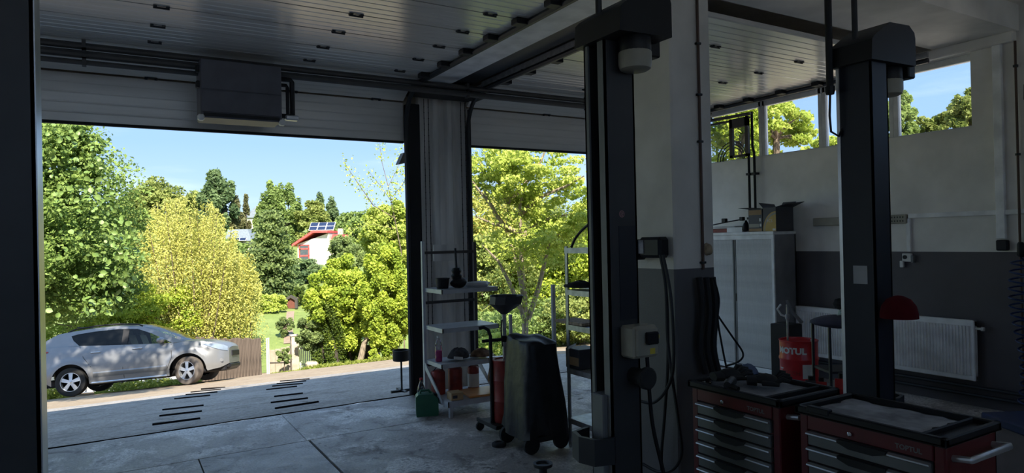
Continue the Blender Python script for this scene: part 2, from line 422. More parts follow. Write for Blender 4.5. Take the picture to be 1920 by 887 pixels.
# garage doors
def section_mesh(L, w=.487):
    prof = []
    nr = 5; st = w / nr
    for i in range(nr):
        u = i * st
        prof += [(u + .003, .0025), (u + .012, 0), (u + st - .008, 0), (u + st - .002, .0025)]
    prof[0] = (.005, .012); prof[-1] = (w - .005, .012)
    prof += [(w - .003, .045), (.003, .045)]
    return MB().prism(prof, -L / 2, L / 2, 'x').mesh('panel', 'panel', 8)
hinge_mb = MB().box(-.055, -.022, -.012, -.03, .022, .002).box(.03, -.022, -.012, .055, .022, .002).tube([(-.055, 0, -.014), (.055, 0, -.014)], .008, 6)
hinge_me = hinge_mb.mesh('hinge', 'dark_steel')
roll_mb = MB().box(-.05, -.05, -.05, .06, .05, .0, b=.006).tube([(.02, 0, -.02), (.11, 0, -.02)], .012, 6)
roll_me = roll_mb.mesh('roller_bracket', 'black')
def sectional_door(name, label, xa, xb, seams, hinges):
    T = thing(name, label, 'garage door', ((xa + xb) / 2, YD, 0), kind='structure')
    L = xb - xa; me = section_mesh(L); xc = (xa + xb) / 2
    Z = 3.60
    def sec(y, z, th, sc=1.0):
        o = link('panel', me, T, (0, y - YD, z)); o.rotation_euler = (th, 0, 0); o.scale = (1, sc, 1)
    ylast = seams[-1]
    for a_, b_ in zip(seams[:-1], seams[1:]): sec(a_, Z, 0, (b_ - a_) / .487)
    e_ = 7.05; sec(ylast, Z, 0, (e_ - ylast) / .487)
    th = -math.atan2(.155, .29); sec(e_, Z, th, math.hypot(.155, .29) / .487)
    sec(7.345, 3.44, -math.pi / 2, .465 / .487)
    for y in seams[1:]:
        box(xa - xc, y - .009 - YD, Z + .005, xb - xc, y + .009 - YD, Z + .03).build('seam_seal', 'black_rubber', T)
        for hx in hinges: link('hinge', hinge_me, T, (hx - xc, y - YD, Z))
        for sx, hx in ((1, xb - .06), (-1, xa + .06)):
            o = link('roller_bracket', roll_me, T, (hx - xc, y - YD, Z)); o.scale = (sx, 1, 1)
    for hx in hinges:
        o = link('hinge', hinge_me, T, (hx - xc, -.005, 3.45)); o.rotation_euler = (-1.2, 0, 0)
    box(xa - xc, -.01, 2.955, xb - xc, .035, 2.98).build('bottom_seal', 'black_rubber', T)
    for hx in (xa - .01, xb + .01):
        path = [(hx - xc, 3.72 - YD, 3.57), (hx - xc, 6.85 - YD, 3.57)]
        for k in range(1, 9):
            t = k / 8 * math.pi / 2; path.append((hx - xc, 6.85 - YD + .44 * math.sin(t), 3.57 - .44 * (1 - math.cos(t))))
        path.append((hx - xc, 7.29 - YD, .02))
        MB().tube(path, .028, 6).build('track', 'dark_steel', T)
        box(hx - .012 - xc, 3.72 - YD, 3.60, hx + .012 - xc, 6.9 - YD, 3.66).build('track_rail', 'galv', T)
    return T
sectional_door('door_1', 'wide ribbed overhead door rolled up on the left bay', -1.02, 2.93, [3.85, 4.14, 4.625, 5.115, 5.60, 6.09, 6.585], (-.95, .33, 1.665, 2.6))
sectional_door('door_2', 'ribbed overhead door rolled up on the right bay', 3.76, 7.30, [3.86, 4.44, 4.95, 5.46, 5.96, 6.46], (4.95, 6.2))

# jambs, corrugated cladding between the doors
struct('trim_6', box(2.97, 7.30, 0, 3.12, 7.43, 3.42, b=.006), 'black', 'black steel jamb left of the cladding between the doors', 'door jamb')
struct('trim_7', box(3.775, 7.33, 0, 3.815, 7.43, 3.42, b=.006), 'black', 'narrow black steel jamb right of the cladding', 'door jamb')
rows = []
for z in np.linspace(0, 3.56, 3):
    r = []
    for k in range(61):
        x = 3.12 + (3.775 - 3.12) * k / 60; u = k / 60
        f_ = max(-1, min(1, 2.2 * math.sin(u * 2 * math.pi * 3.5 + .4)))
        r.append((x, 7.372 - .022 * f_, z))
    rows.append(r)
cl = MB().grid(rows); cl.box(3.12, 7.40, 0, 3.775, 7.43, 3.56)
struct('trim_8', cl, 'corrug', 'dirty pale corrugated cladding on the post between doors', 'cladding')
struct('trim_9', box(2.95, 7.0, 3.50, 3.85, 7.30, 3.62), 'black', 'black lintel bracket over the corrugated post', 'bracket')
struct('trim_10', box(7.30, 7.30, 0, 7.4, 7.43, 3.42, b=.006), 'black', 'black steel jamb in the far right corner', 'door jamb')
struct('trim_11', box(-1.12, 7.30, 0, -1.02, 7.43, 3.42, b=.006), 'black', 'black steel jamb at the left end of the wide opening', 'door jamb')
for i, x in enumerate((3.19, 3.245, 3.675, 3.735)):
    ch = MB()
    zz = .75
    ch.tube([(0, 0, zz), (0, 0, 3.5)], .0045, 5)
    for k in range(40): ch.lathe([(0, -.012), (.008, 0), (0, .012)], (0, 0, zz + k * .068), 5)
    o = ch.build('pull_chain', 'black', None); o.location = (x, 7.335, 0)
    tag(o, ['leftmost hanging door chain on the corrugated post', 'second hanging door chain from the left on the corrugated post',
            'third hanging door chain from the left on the corrugated post', 'rightmost hanging door chain on the corrugated post'][i], 'chain', 'door pull chains')

# high windows in the right wall
WY = [3.41, 4.235, 5.12, 6.015, 7.2]; WB_ = [-3.4, -1.9, -.4, 1.1, 2.55]  # second list: unseen rear windows added to bring in more daylight
WIN = [(WY[i], WY[i + 1]) for i in range(4)] + [(WB_[i], WB_[i + 1]) for i in range(4)]
wl = ['high window nearest the cable duct', 'high window behind the right lift column', 'high window left of the right lift column', 'far high window by the front corner', 'rearmost of the unseen high windows added for daylight', 'second of the unseen rear high windows added for daylight', 'third of the unseen rear high windows added for daylight', 'unseen high window added for daylight just right of the picture edge']
for i, (a_, b_) in enumerate(WIN):
    T = thing('window_%d' % (i + 1), wl[i], 'window', (7.6, (a_ + b_) / 2, 2.843), kind='structure')
    h_ = (b_ - a_) / 2; f_ = .05; H = 3.60 - 2.843
    fr = MB()
    fr.box(-.035, -h_, 0, .035, -h_ + (f_ if i else .015), H, b=.004); fr.box(-.035, h_ - f_, 0, .035, h_, H, b=.004)
    fr.box(-.035, -h_ + .01, H - .07, .035, h_ - .01, H, b=.004); fr.box(-.035, -h_ + .01, 0, .035, h_ - .01, .02, b=.004)
    fr.build('window_frame', 'white_plastic', T)
    box(-.004, -h_ + .02, .015, .004, h_ - .02, H - .06).build('pane', 'glass', T)
    box(-.09, -h_, -.012, -.036, h_, .004).build('window_sill', 'white_plastic', T)
# dark opened sash and its stay at the far corner window
c = onX(1388, 215, 7.1)
W4 = bpy.data.objects['window_4']
y0, y1 = onX(1404, 250, 7.1)[1] - c[1], onX(1369, 250, 7.1)[1] - c[1]
z0, z1 = 2.82 - 2.95, onX(1388, 221, 7.1)[2] - 2.95
sf = MB(); sf.box(-.02, y0, z0, .02, y0 + .05, z1); sf.box(-.02, y1 - .05, z0, .02, y1, z1); sf.box(-.02, y0, z1 - .12, .02, y1, z1); sf.box(-.02, y0, z0, .02, y1, z0 + .03)
T = sf.build('open_sash', 'upright_dark', W4); T.location = (7.1 - 7.6, c[1] - W4.location[1], 2.95 - W4.location[2]); T['label'] = 'dark framed sash hanging open'
box(-.004, y0 + .02, z0 + .01, .004, y1 - .02, z1 - .05).build('pane', 'glass', T)
MB().tube([(0, y1 + .9, z1 + .06), (0, y0 - .03, z1 + .03)], .022, 6).tube([(0, y1 + .9, z1 - .01), (0, y0 - .03, z1 - .02)], .015, 6).build('stay_bar', 'upright_dark', T)
p0 = onX(1409, 205, 7.42); p1 = onX(1406, 385, 7.42)
for dy, lb in ((.0, 'left dark heating pipe rising past the open sash to the ceiling'), (-.09, 'right dark heating pipe rising past the open sash to the ceiling')):
    tb = MB().tube([(0, 0, 1.85), (0, 0, 2.9), (-.03, 0, 2.98), (-.03, 0, 3.45)], .017, 8)
    tb.box(-.03, -.03, 2.0, .06, .03, 2.03); tb.box(-.03, -.03, 2.6, .06, .03, 2.63)
    o = tb.build('riser_pipe', 'black', None); o.location = (7.42, p1[1] + dy, 0); tag(o, lb, 'pipe', 'riser pipes')
tb = MB(); cc = (0, 0, 0)
for k, r_ in enumerate((.26, .22, .18)):
    tb.tube([(0.01 * k, r_ * math.cos(t), r_ * math.sin(t)) for t in np.linspace(0, math.pi, 15)], .008, 5)
o = tb.build('wire_coil', 'black', None); q = onX(1362, 302, 7.42); o.location = (7.535, q[1], 2.852)
tag(o, 'loops of dark wire standing on the far window sill', 'wire')
# horizontal pipes before the lintel
for i, (z, r_, lb) in enumerate(((3.545, .03, 'topmost'), (3.475, .034, 'middle'), (3.405, .022, 'lowest'))):
    o = MB()
    o.tube([(-9.9, 6.8, z), (.70 if i == 2 else 7.45, 6.8, z)], r_, 10)
    for xx in (-.2, 3.5, 5.2): 
        if i == 2 and xx > 0: continue
        o.box(xx - .015, 6.77, z - r_ - .01, xx + .015, 6.83, z + r_ + .02)
    tag(o.build('ceiling_pipe', 'pipe_dark', None), lb + ' of the long dark pipes running below the overhead door', 'pipe', 'heating pipes under the doors')

# fan heater
T = thing('fan_heater', 'grey box fan heater hung before the rolled-up left door', 'heater', (1.045, 6.6, 2.95))
box(-.355, 0, .02, .355, .34, .555, b=.012).build('housing', 'heater', T)
box(-.35, -.008, .28, .35, .01, .55, b=.004).build('front_panel', 'heater', T)
box(-.35, -.008, .07, .35, .01, .272, b=.004).build('front_panel', 'heater', T)
box(-.33, -.016, .03, .33, .0, .062, b=.004).build('louvre', 'black', T)
for sx in (-.355, .355): box(sx - .028, -.02, -.01, sx + .028, .05, .045, b=.012).build('corner_guard', 'white_plastic', T)
MB().tube([(.36, .1, .46), (.46, .1, .46), (.475, .1, .44), (.475, .1, .12), (.44, .1, .10), (.36, .1, .10)], .024, 8).build('pipe', 'black', T)
MB().tube([(.36, .1, .40), (.42, .1, .40), (.43, .1, .38), (.43, .1, .12)], .018, 8).build('pipe', 'black', T)
box(.40, .06, .06, .53, .14, .11, b=.012).build('valve', 'alu', T)
box(-.385, .05, .30, -.35, .12, .36, b=.006).build('bracket', 'black', T); box(-.385, .05, .44, -.35, .12, .50, b=.006).build('bracket', 'black', T)

# fittings on the right wall
def on_wall(name, mb, m, label, cat, group=None):
    o = mb.build(name, m, None); return tag(o, label, cat, group)
on_wall('cable_duct', box(7.455, 3.12, 1.70, 7.5, 3.20, 3.69, b=.006), 'white_paint', 'wide vertical white cable duct right of the high window', 'cable duct')
on_wall('duct_end_box', box(7.44, 3.10, 1.585, 7.5, 3.20, 1.69, b=.01), 'black', 'black plug box at the foot of the vertical duct', 'socket')
on_wall('cable_duct', box(7.465, 2.0, 1.935, 7.5, 4.05, 1.985, b=.005), 'white_paint', 'long horizontal white cable duct right of the lift column', 'cable duct')
on_wall('cable_duct', box(7.47, 4.03, 1.57, 7.5, 4.075, 1.935, b=.005), 'white_paint', 'short vertical white cable duct above the wall socket', 'cable duct')
T = thing('wall_socket', 'white wall socket with adapter at the dado edge', 'socket', (7.5, 4.07, 1.50))
box(-.035, -.045, -.04, 0, .055, .05, b=.006).build('socket_plate', 'white_plastic', T)
MB().lathe([(.022, 0), (.022, -.012), (0, -.012)], (-.034, .02, .01), 12, 'x').build('socket_hole', 'black', T)
box(-.05, .035, -.105, -.012, .075, -.03, b=.006).build('adapter', 'white_plastic', T)
box(-.05, -.075, -.05, -.0, -.045, .03, b=.006).build('side_box', 'lip_grey', T)
T = thing('socket_strip', 'pale perforated socket strip behind the lift column', 'socket strip', (7.5, 4.63, 1.93))
box(-.05, -.57, -.05, 0, .57, .05, b=.008).build('strip_body', 'cream', T)
for k in range(12):
    for z0_ in (.012, -.03): box(-.053, -.54 + k * .03, z0_, -.049, -.53 + k * .03, z0_ + .018).build('strip_slot', 'black', T)
T = thing('copper_pipe', 'thin rusty vertical pipe at the right edge of the wall', 'pipe', (7.46, 3.0, 0))
MB().tube([(0, 0, .25), (0, 0, 3.6)], .012, 8).build('pipe_run', 'copper', T)
for z in (.9, 1.62, 2.5, 3.35): MB().lathe([(.022, 0), (.022, .02)], (0, 0, z), 10).box(0, -.006, z, .04, .006, z + .02).build('clip', 'dark_steel', T)
for z, r_, lb in ((.20, .02, 'upper dark heating pipe along the wall below the radiators'), (.12, .02, 'lower dark heating pipe along the wall below the radiators')):
    on_wall('heating_pipe', MB().tube([(7.45, 0, z), (7.45, 5.4, z)], r_, 8).box(7.44, 2.5, z - .01, 7.5, 2.53, z + .01), 'dark_steel', lb, 'pipe', 'floor heating pipes')

def radiator(y0, y1, label):
    T = thing('radiator', label, 'radiator', (7.436, (y0 + y1) / 2, .27), group='white panel radiators')
    h_ = (y1 - y0) / 2; H = .61
    p = []; n = int((y1 - y0) / .0333)
    pts0 = []
    for i in range(n):
        u = -h_ + .03 + (2 * h_ - .06) * i / n; s_ = (2 * h_ - .06) / n
        pts0 += [(u, -.028), (u + s_ * .55, -.028), (u + s_ * .65, -.044), (u + s_ * .92, -.044)]
    fr = MB().grid([[(x, y, z) for (y, x) in pts0] for z in (.05, H - .06)])
    fr.build('fins', 'radiator', T, 25)
    b_ = MB(); b_.box(-.03, -h_, 0, .03, h_, .055, b=.008); b_.box(-.03, -h_, H - .065, .03, h_, H, b=.008)
    b_.box(-.035, -h_, 0, .03, -h_ + .035, H, b=.008); b_.box(-.035, h_ - .035, 0, .03, h_, H, b=.008); b_.box(-.012, -h_ + .01, .03, .03, h_ - .01, H - .03)
    b_.build('radiator_body', 'radiator', T)
    v = MB().tube([(0, -h_, H - .08), (0, -h_ - .05, H - .08)], .012, 8).lathe([(.0, 0), (.02, .005), (.022, .03), (.0, .035)], (0, -h_ - .08, H - .08), 10, 'y')
    v.build('valve', 'white_plastic', T)
    for yy in (-h_ + .12, h_ - .12): box(.03, yy - .02, .1, .06, yy + .02, H - .1).build('wall_bracket', 'radiator', T)
radiator(3.39, 4.50, 'white ribbed radiator right of the blue lift column')
radiator(4.70, 5.44, 'white ribbed radiator left of the blue lift column, behind the stool')
# coiled blue hose at the right frame edge
hs = []
for k in range(200):
    t = k / 12 * 2 * math.pi; z = 1.50 - 1.35 * (k / 200)
    r_ = .065 + .012 * math.sin(k * .5)
    hs.append((r_ * math.cos(t), r_ * math.sin(t) + .03 * math.sin(k * .03), z))
T = thing('air_hose', 'coiled blue air hose hanging on the wall at right edge', 'hose', (7.3, 2.93, 0))
MB().tube([(0, 0, 1.53)] + hs, .009, 6).build('coil', 'blue', T)
MB().lathe([(.02, 0), (.03, .02), (.03, .12), (.02, .14)], (0, 0, 1.53), 10).build('coupling', 'black', T)
MB().tube([(0, 0, 1.60), (.2, 0, 1.62)], .012, 8).build('hook', 'dark_steel', T)

# ------------------------------------------------------------------ two-post lifts
def lift_column(label, loc, paint, open_side, hx=.102, hy=.09, motor=True, arms=True, head_right=.30, mxy=None):
    T = thing('lift_column', label, 'car lift', loc, group='two-post lift columns')
    s = open_side
    box(-.24, -.22, 0, .24, .22, .02, b=.004).build('base_plate', paint, T)
    c = MB(); t = .012; H = 2.88
    xw = -s * hx
    c.box(xw, -hy, .02, xw + s * t, hy, H)                       # web
    c.box(-hx, -hy, .02, hx, -hy + t, H); c.box(-hx, hy - t, .02, hx, hy, H)   # sides
    c.build('column', paint, T)
    l = MB(); l.box(s * hx, -hy, .02, s * (hx - t), -hy + .06, H); l.box(s * hx, hy - .035, .02, s * (hx - t), hy, H)
    l.build('flange', 'lip_grey' if paint == 'column_grey' else paint, T)
    MB().tube([(0, .01, .1), (0, .01, H)], .022, 8).build('screw_spindle', 'dark_steel', T)
    if arms:
        cg = MB(); cg.box(s * .02, -.05, .35, s * (hx + .03), .05, .95, b=.006)
        cg.build('carriage', 'lip_grey', T)
        ar = MB()
        pts = [(s * (hx + .02), -.13), (s * (hx + .13), -.10), (s * (hx + .16), .0), (s * (hx + .13), .10), (s * (hx + .02), .13)]
        inn = [(x - s * .02, y * .86) for x, y in pts]
        for k in range(4):
            (a0, b0), (a1, b1), (c1, d1), (c0, d0) = pts[k], pts[k + 1], inn[k + 1], inn[k]
            ar.add([(a0, b0, .60), (a1, b1, .60), (c1, d1, .60), (c0, d0, .60), (a0, b0, .74), (a1, b1, .74), (c1, d1, .74), (c0, d0, .74)],
                   [(0, 1, 2, 3), (4, 5, 6, 7), (0, 1, 5, 4), (2, 3, 7, 6), (0, 3, 7, 4), (1, 2, 6, 5)])
        ar.build('arm_guard', 'dark_steel', T)
        for sy in (-1, 1):
            q = MB().box(s * (hx + .05), sy * .10, .13, s * (hx + .13), sy * .95, .21, b=.008)
            a_ = q.build('lift_arm', 'dark_steel', T)
            MB().lathe([(.055, 0), (.06, .01), (.06, .03), (.05, .035)], (s * (hx + .09), sy * .95, .21), 14).build('rubber_pad', 'black_rubber', a_)
    if motor:
        R = head_right
        poly = [(-.135, 2.86), (-.125, 2.985), (-.10, 3.01), (.07, 3.115), (R - .07, 3.125), (R - .01, 3.085), (R, 3.05), (R, 2.87)]
        mx_, my_ = mxy or (R - .10, -.02)
        MB().prism(poly, -.26 if mxy else -.15, .13, 'y').build('head_cover', 'black', T)
        box(R - .03, -.12, 2.80, R + .05, -.02, 2.90, b=.008).build('terminal_box', 'black', T)
        MB().lathe([(.082, 2.87), (.088, 2.86), (.088, 2.79), (.082, 2.78)], (mx_, my_, 0), 20).build('motor_body', 'black', T)
        MB().lathe([(.0875, 2.79), (.0895, 2.785), (.0895, 2.725), (.082, 2.70), (.065, 2.69), (.0, 2.69)], (mx_, my_, 0), 24).build('motor_fan_cover', 'cream', T)
        MB().tube([(-.06, 0, 3.0), (-.06, 0, 3.95)], .018, 8).build('conduit', 'dark_steel', T)
    return T
LM = lift_column('dark grey lift column with control box, before the pale pillar', (2.37, 2.89, 0), 'column_grey', -1, mxy=(.048, -.165), head_right=.23)
cb = thing('control_box', 'cream switch box mounted on the dark grey lift column', 'control box', (2.415, 2.80, 1.155))
box(-.085, -.115, 0, .085, 0, .17, b=.012).build('box_body', 'cream', cb)
box(-.075, -.128, .01, .078, -.112, .16, b=.008).build('lid', 'cream', cb)
box(-.02, -.16, .075, .055, -.127, .14, b=.006).build('rotary_switch', 'black', cb)
MB().lathe([(.022, 0), (.022, -.008), (0, -.008)], (.055, -.128, .11), 12, 'y').build('warning_disc', 'yellow', cb)
box(.015, -.1295, .02, .05, -.127, .05).build('warning_label', 'yellow', cb)
o = MB().lathe([(.0, -.03), (.05, -.03), (.06, -.02), (.06, 0), (.045, .03), (.045, .10), (.0, .10)], (0, 0, 0), 22, 'y').build('rubber_cup', 'black_rubber', None)
o.location = (2.42, 2.70, 1.045); tag(o, 'round black rubber cup sticking out below the control box', 'rubber cup')
# the round pale emblem and the dark plate on the grey column
ring = MB()
for k in range(24):
    a0, a1 = 2 * math.pi * k / 24, 2 * math.pi * (k + 1) / 24
    ring.add([(.019 * math.cos(a0), 0, .019 * math.sin(a0)), (.019 * math.cos(a1), 0, .019 * math.sin(a1)), (.015 * math.cos(a1), 0, .015 * math.sin(a1)), (.015 * math.cos(a0), 0, .015 * math.sin(a0))], [(0, 1, 2, 3)])
for (x0, z0, x1, z1) in ((-.009, -.011, -.004, .011), (-.001, -.013, .002, .013), (.004, -.002, .010, .009), (.004, -.011, .008, -.004)):
    ring.add([(x0, 0, z0), (x1, 0, z0), (x1, 0, z1), (x0, 0, z1)], [(0, 1, 2, 3)])
o = ring.build('emblem', MM('emblem', (.30, .16, .16), .6), LM); o.location = (-.005, -.0912, 1.925)
o['label'] = 'faint round emblem with upright strokes'
o = box(-.03, -.092, 1.35, .09, -.09, 1.86).build('data_plate', MM('plate_dark', (.012, .014, .022), .4), LM)
LR = lift_column('dark blue lift column with pale tape patch, before the radiators', (4.14, 2.515, 0), 'column_blue', 1, .09, .115, head_right=.36)
LR.rotation_euler = (0, 0, 0)
q = onX(1605, 522, 4.05); o = box(-.0925, -.062, 1.47, -.09, .03, 1.585).build('tape_patch', 'tape', LR); o['label'] = 'pale square tape patch'
box(-.094, .095, .02, -.088, .117, 2.86).build('pale_edge', 'alu', LR)
o = MB().lathe([(.105, 0), (.104, .03), (.094, .075), (.066, .115), (.025, .135), (0, .138), (0, .125), (.06, .10), (.088, .06), (.096, .0)], (0, 0, 0), 28).build('red_dome', 'red_dome', None)
o.location = (4.09, 2.285, 1.27); tag(o, 'dark red dome-shaped cap on the side of the blue lift column', 'cap')
LL = lift_column('black lift column at the left edge of the picture', (-.33, 2.90, 0), 'column_grey', 1, .102, .10, arms=False, head_right=.14)
box(.098, -.10, .02, .106, .10, 2.86).build('pale_edge', 'alu', LL)  # pale strip paints the door light onto the column's side face
LX = lift_column('black lift column at the right edge of the picture', (6.60, 2.42, 0), 'column_blue', -1, arms=False)
# hose conduit dropping beside the blue column
T = thing('ceiling_conduit', 'black conduit dropping from the ceiling beside the blue lift column', 'conduit', (3.98, 2.63, 0))
MB().tube([(0, 0, 2.72), (0, 0, 3.95)], .022, 10).build('conduit_pipe', 'black', T)
MB().lathe([(.026, 0), (.03, .02), (.03, .05)], (0, 0, 2.69), 10).build('end_cap', 'black', T)
MB().tube([(0, 0, 2.70), (-.01, -.0, 2.55), (0, 0, 2.45), (.05, -.02, 2.42), (.09, -.04, 2.50)], .008, 6).build('loose_cable', 'black', T)

# ------------------------------------------------------------------ tool carts
def tool_cart(label, loc, w, dpt, ndraw=7):
    T = thing('tool_cart', label, 'tool cart', loc, group='red tool carts')
    H = .95
    b_ = MB(); b_.box(.02, .0, .12, dpt, .03, H - .03, b=.006); b_.box(.02, w - .03, .12, dpt, w, H - .03, b=.006)
    b_.box(dpt - .02, .0, .12, dpt, w, H - .03, b=.006); b_.box(.02, .01, .12, dpt - .01, w - .01, .15); b_.box(.015, .02, .15, .03, w - .02, .86)
    b_.build('cabinet_body', 'red_cart', T)
    for y in (0, w - .045): box(0, y, .12, .035, y + .045, H - .03, b=.006).build('corner_post', 'red_cart', T)
    box(-.005, .045, .845, .03, w - .045, .918, b=.004).build('front_band', 'red_cart', T)
    MB().lathe([(.011, 0), (.011, -.014), (.006, -.018), (0, -.018)], (-.004, w * .60, .875), 14, 'x').build('lock', 'chrome', T)
    tr = MB(); tr.box(-.02, -.015, H - .035, dpt + .015, w + .015, H - .02, b=.004)
    for (x0, y0, x1, y1) in ((-.02, -.015, .01, w + .015), (dpt - .015, -.015, dpt + .015, w + .015), (-.02, -.015, dpt + .015, .012), (-.02, w - .012, dpt + .015, w + .015), (.0, .085, dpt, .098)):
        tr.box(x0, y0, H - .035, x1, y1, H + .005, b=.006)
    tr.build('top_tray', 'black', T)
    mt = MB(); rows = []
    for i in range(9):
        r = []
        for j in range(15):
            u = .05 + (dpt - .10) * i / 8; v = .13 + (w - .17) * j / 14
            if i in (0, 8): u += random.uniform(-.012, .012)
            if j in (0, 14): v += random.uniform(-.015, .015)
            r.append((u, v, H - .017 + random.uniform(0, .004)))
        rows.append(r)
    mt.grid(rows); mt.build('tray_mat', 'mat_grey', T)
    z = .842
    dh = [.075] * 5 + [.145, .145]
    for h_ in dh[:ndraw]:
        d_ = box(-.012, .05, z - h_ + .006, .02, w - .05, z - .002, b=.004).build('drawer', 'drawer', T)
        lp = MB().prism([(-.012, z - .002), (-.028, z - .008), (-.03, z - .014), (-.014, z - .022)], .05, w * .36, 'y')
        lp.build('drawer_lip', 'drawer_lip', d_); MB().prism([(-.012, z - .002), (-.028, z - .008), (-.03, z - .014), (-.014, z - .022)], w * .66, w - .05, 'y').build('drawer_lip', 'drawer_lip', d_)
        gp = MB(); n = 8
        for k in range(n):
            t0, t1 = k / n, (k + 1) / n
            y0, y1 = w * .34 + w * .34 * t0, w * .34 + w * .34 * t1
            d0 = .014 + .018 * min(1, 4 * min(t0, 1 - t0)); d1 = .014 + .018 * min(1, 4 * min(t1, 1 - t1))
            gp.add([(-.034, y0, z), (-.034, y1, z), (-.034, y1, z - d1), (-.034, y0, z - d0), (-.01, y0, z), (-.01, y1, z), (-.01, y1, z - d1), (-.01, y0, z - d0)],
                   [(0, 1, 2, 3), (4, 5, 6, 7), (0, 1, 5, 4), (2, 3, 7, 6), (0, 3, 7, 4), (1, 2, 6, 5)])
        gp.build('drawer_grip', 'black_rubber', d_)
        z -= h_
    for y in (-.07,):
        MB().tube([(.06, .0, .86), (.06, y, .87), (.07, y, .87), (dpt - .05, y, .87), (dpt - .04, y, .87), (dpt - .04, 0, .86)], .014, 10).build('push_handle', 'alu', T)
    for x in (.06, dpt - .06):
        for y in (.07, w - .07):
            c_ = MB().lathe([(.05, -.016), (.055, -.01), (.055, .01), (.05, .016)], (x, y, .055), 16, 'y'); c_.box(x - .02, y - .024, .06, x + .02, y + .024, .12)
            c_.build('caster', 'black_rubber', T)
    text_obj('TOPTUL', .03, 'lip_grey', T, lambda x, y, zz: (-.006 - zz, .20 - x, .865 + y), bold=.0006)
    return T
C1 = tool_cart('red tool cart with black gloves on top, nearer the pillar', (2.885, 2.225, 0), .60, .47)
C2 = tool_cart('red tool cart with bare grey mat and silver push handle, nearest the camera', (2.885, 1.44, 0), .67, .43)
box(.10, -.004, .38, .24, .0, .48).build('yellow_sticker', 'yellow', C2)['label'] = 'faded yellow sticker on the side'
box(-.024, .5, .935, .012, .615, .965, b=.004).build('rim_piece', 'black', C2)
# gloves, cap and bits on the first cart
def blob_rows(cx, cy, cz, rx, ry, rz, seed, n=9, m_=14, rough=.18, flat=True):
    r_ = random.Random(seed); rows = []
    ph = [r_.uniform(0, 6.28) for _ in range(6)]
    for i in range(n):
        th = math.pi * i / (n - 1); row = []
        for j in range(m_ + 1):
            a_ = 2 * math.pi * j / m_
            f_ = 1 + rough * (math.sin(3 * a_ + ph[0] + 2 * th) * .5 + math.sin(5 * a_ + ph[1]) * .3 + math.sin(4 * th + ph[2] + a_) * .4)
            z = rz * math.cos(th) * f_
            if flat and z < 0: z *= .15
            row.append((cx + rx * math.sin(th) * math.cos(a_) * f_, cy + ry * math.sin(th) * math.sin(a_) * f_, cz + z))
        rows.append(row)
    return rows
def glove(label, loc, rz):
    T = thing('work_glove', label, 'glove', loc, rz, group='black gloves on the tool cart')
    mb = MB().grid(blob_rows(0, 0, .03, .075, .055, .045, 3, rough=.1)); mb.build('palm', 'black_rubber', T, 180)
    for k in range(4):
        y = -.042 + k * .028; L = (.07, .085, .08, .06)[k]
        MB().tube([(.05, y, .035), (.05 + L * .5, y * 1.15, .055 + .008 * k), (.05 + L, y * 1.25, .045 + .01 * k)], [.014, .0135, .009], 8).build('finger', 'black_rubber', T)
    MB().tube([(-.02, -.05, .03), (.03, -.085, .035), (.06, -.095, .03)], [.016, .014, .009], 8).build('thumb', 'black_rubber', T)
    MB().lathe([(.046, 0), (.05, .02), (.052, .05)], (-.10, 0, .034), 14, 'x', .55).build('cuff', 'black_rubber', T)
    return T
glove('black work glove with fingers spread over the mat, right one', (3.13, 2.50, .94), -.8)
glove('black work glove lying bunched on the cart, left one', (3.06, 2.70, .945), -.35)
T = thing('air_tool', 'dark polished air tool lying at the front of the cart', 'air tool', (2.93, 2.58, .94), .5)
MB().tube([(-.06, 0, .03), (.06, .0, .035), (.10, .0, .03)], [.022, .026, .012], 10).build('tool_body', 'dark_steel', T)
MB().tube([(-.04, 0, .03), (-.07, -.06, .02)], [.016, .014], 8).build('tool_handle', 'black', T)
o = MB().grid(blob_rows(0, 0, .03, .07, .05, .05, 8)).build('rag', MM('rag_blue', (.10, .14, .24), .8), None, 180); o.location = (3.24, 2.72, .94); tag(o, 'crumpled blue-grey rag behind the air tool on the cart', 'rag')
for k, (x, y) in enumerate(((2.93, 2.775), (2.95, 2.74))):
    o = MB().lathe([(.012, 0), (.012, .012), (.008, .014), (.008, .022), (0, .022)], (0, 0, 0), 6).build('hex_nut', 'chrome', None); o.location = (x, y, .936)
    tag(o, ['small shiny nut nearest the cart corner', 'small shiny nut beside the air tool'][k], 'nut', 'small nuts on the cart')

# ------------------------------------------------------------------ sockets and cables on the pillar
T = thing('power_socket', 'black industrial power socket on the pillar with hanging cables', 'socket', (3.29, 3.55, 1.72))
box(-.10, -.16, -.07, 0, .06, .075, b=.02).build('socket_body', 'black', T)
box(-.13, .05, -.085, -.02, .16, .06, b=.015).build('plug', 'black', T)
box(-.105, .0, -.04, -.099, .05, .055).build('window_flap', 'mat_grey', T)
def cable(label, pts, r_=.011, m_='black', name='hanging_cable', grp='cables hanging on the pillar'):
    P0 = [Vector(p) for p in pts]; path = []
    for i in range(len(P0) - 1):
        p0 = P0[max(i - 1, 0)]; p1 = P0[i]; p2 = P0[i + 1]; p3 = P0[min(i + 2, len(P0) - 1)]
        for k in range(6):
            t = k / 6; t2, t3 = t * t, t * t * t
            path.append(.5 * ((2 * p1) + (-p0 + p2) * t + (2 * p0 - 5 * p1 + 4 * p2 - p3) * t2 + (-p0 + 3 * p1 - 3 * p2 + p3) * t3))
    path.append(P0[-1]); o0 = P0[-1]
    mb = MB().tube([p - o0 for p in path], r_, 7)
    o = mb.build(name, m_, None); o.location = o0; return tag(o, label, 'cable', grp)
def px_path(X, pts): return [tuple(onX(x, y, X)) for x, y in pts]
cable('black cable dropping from the pillar socket in the widest loop', px_path(3.18, [(1238, 478), (1248, 540), (1252, 640), (1262, 720), (1272, 790), (1278, 850), (1262, 880), (1235, 885), (1205, 870)]))
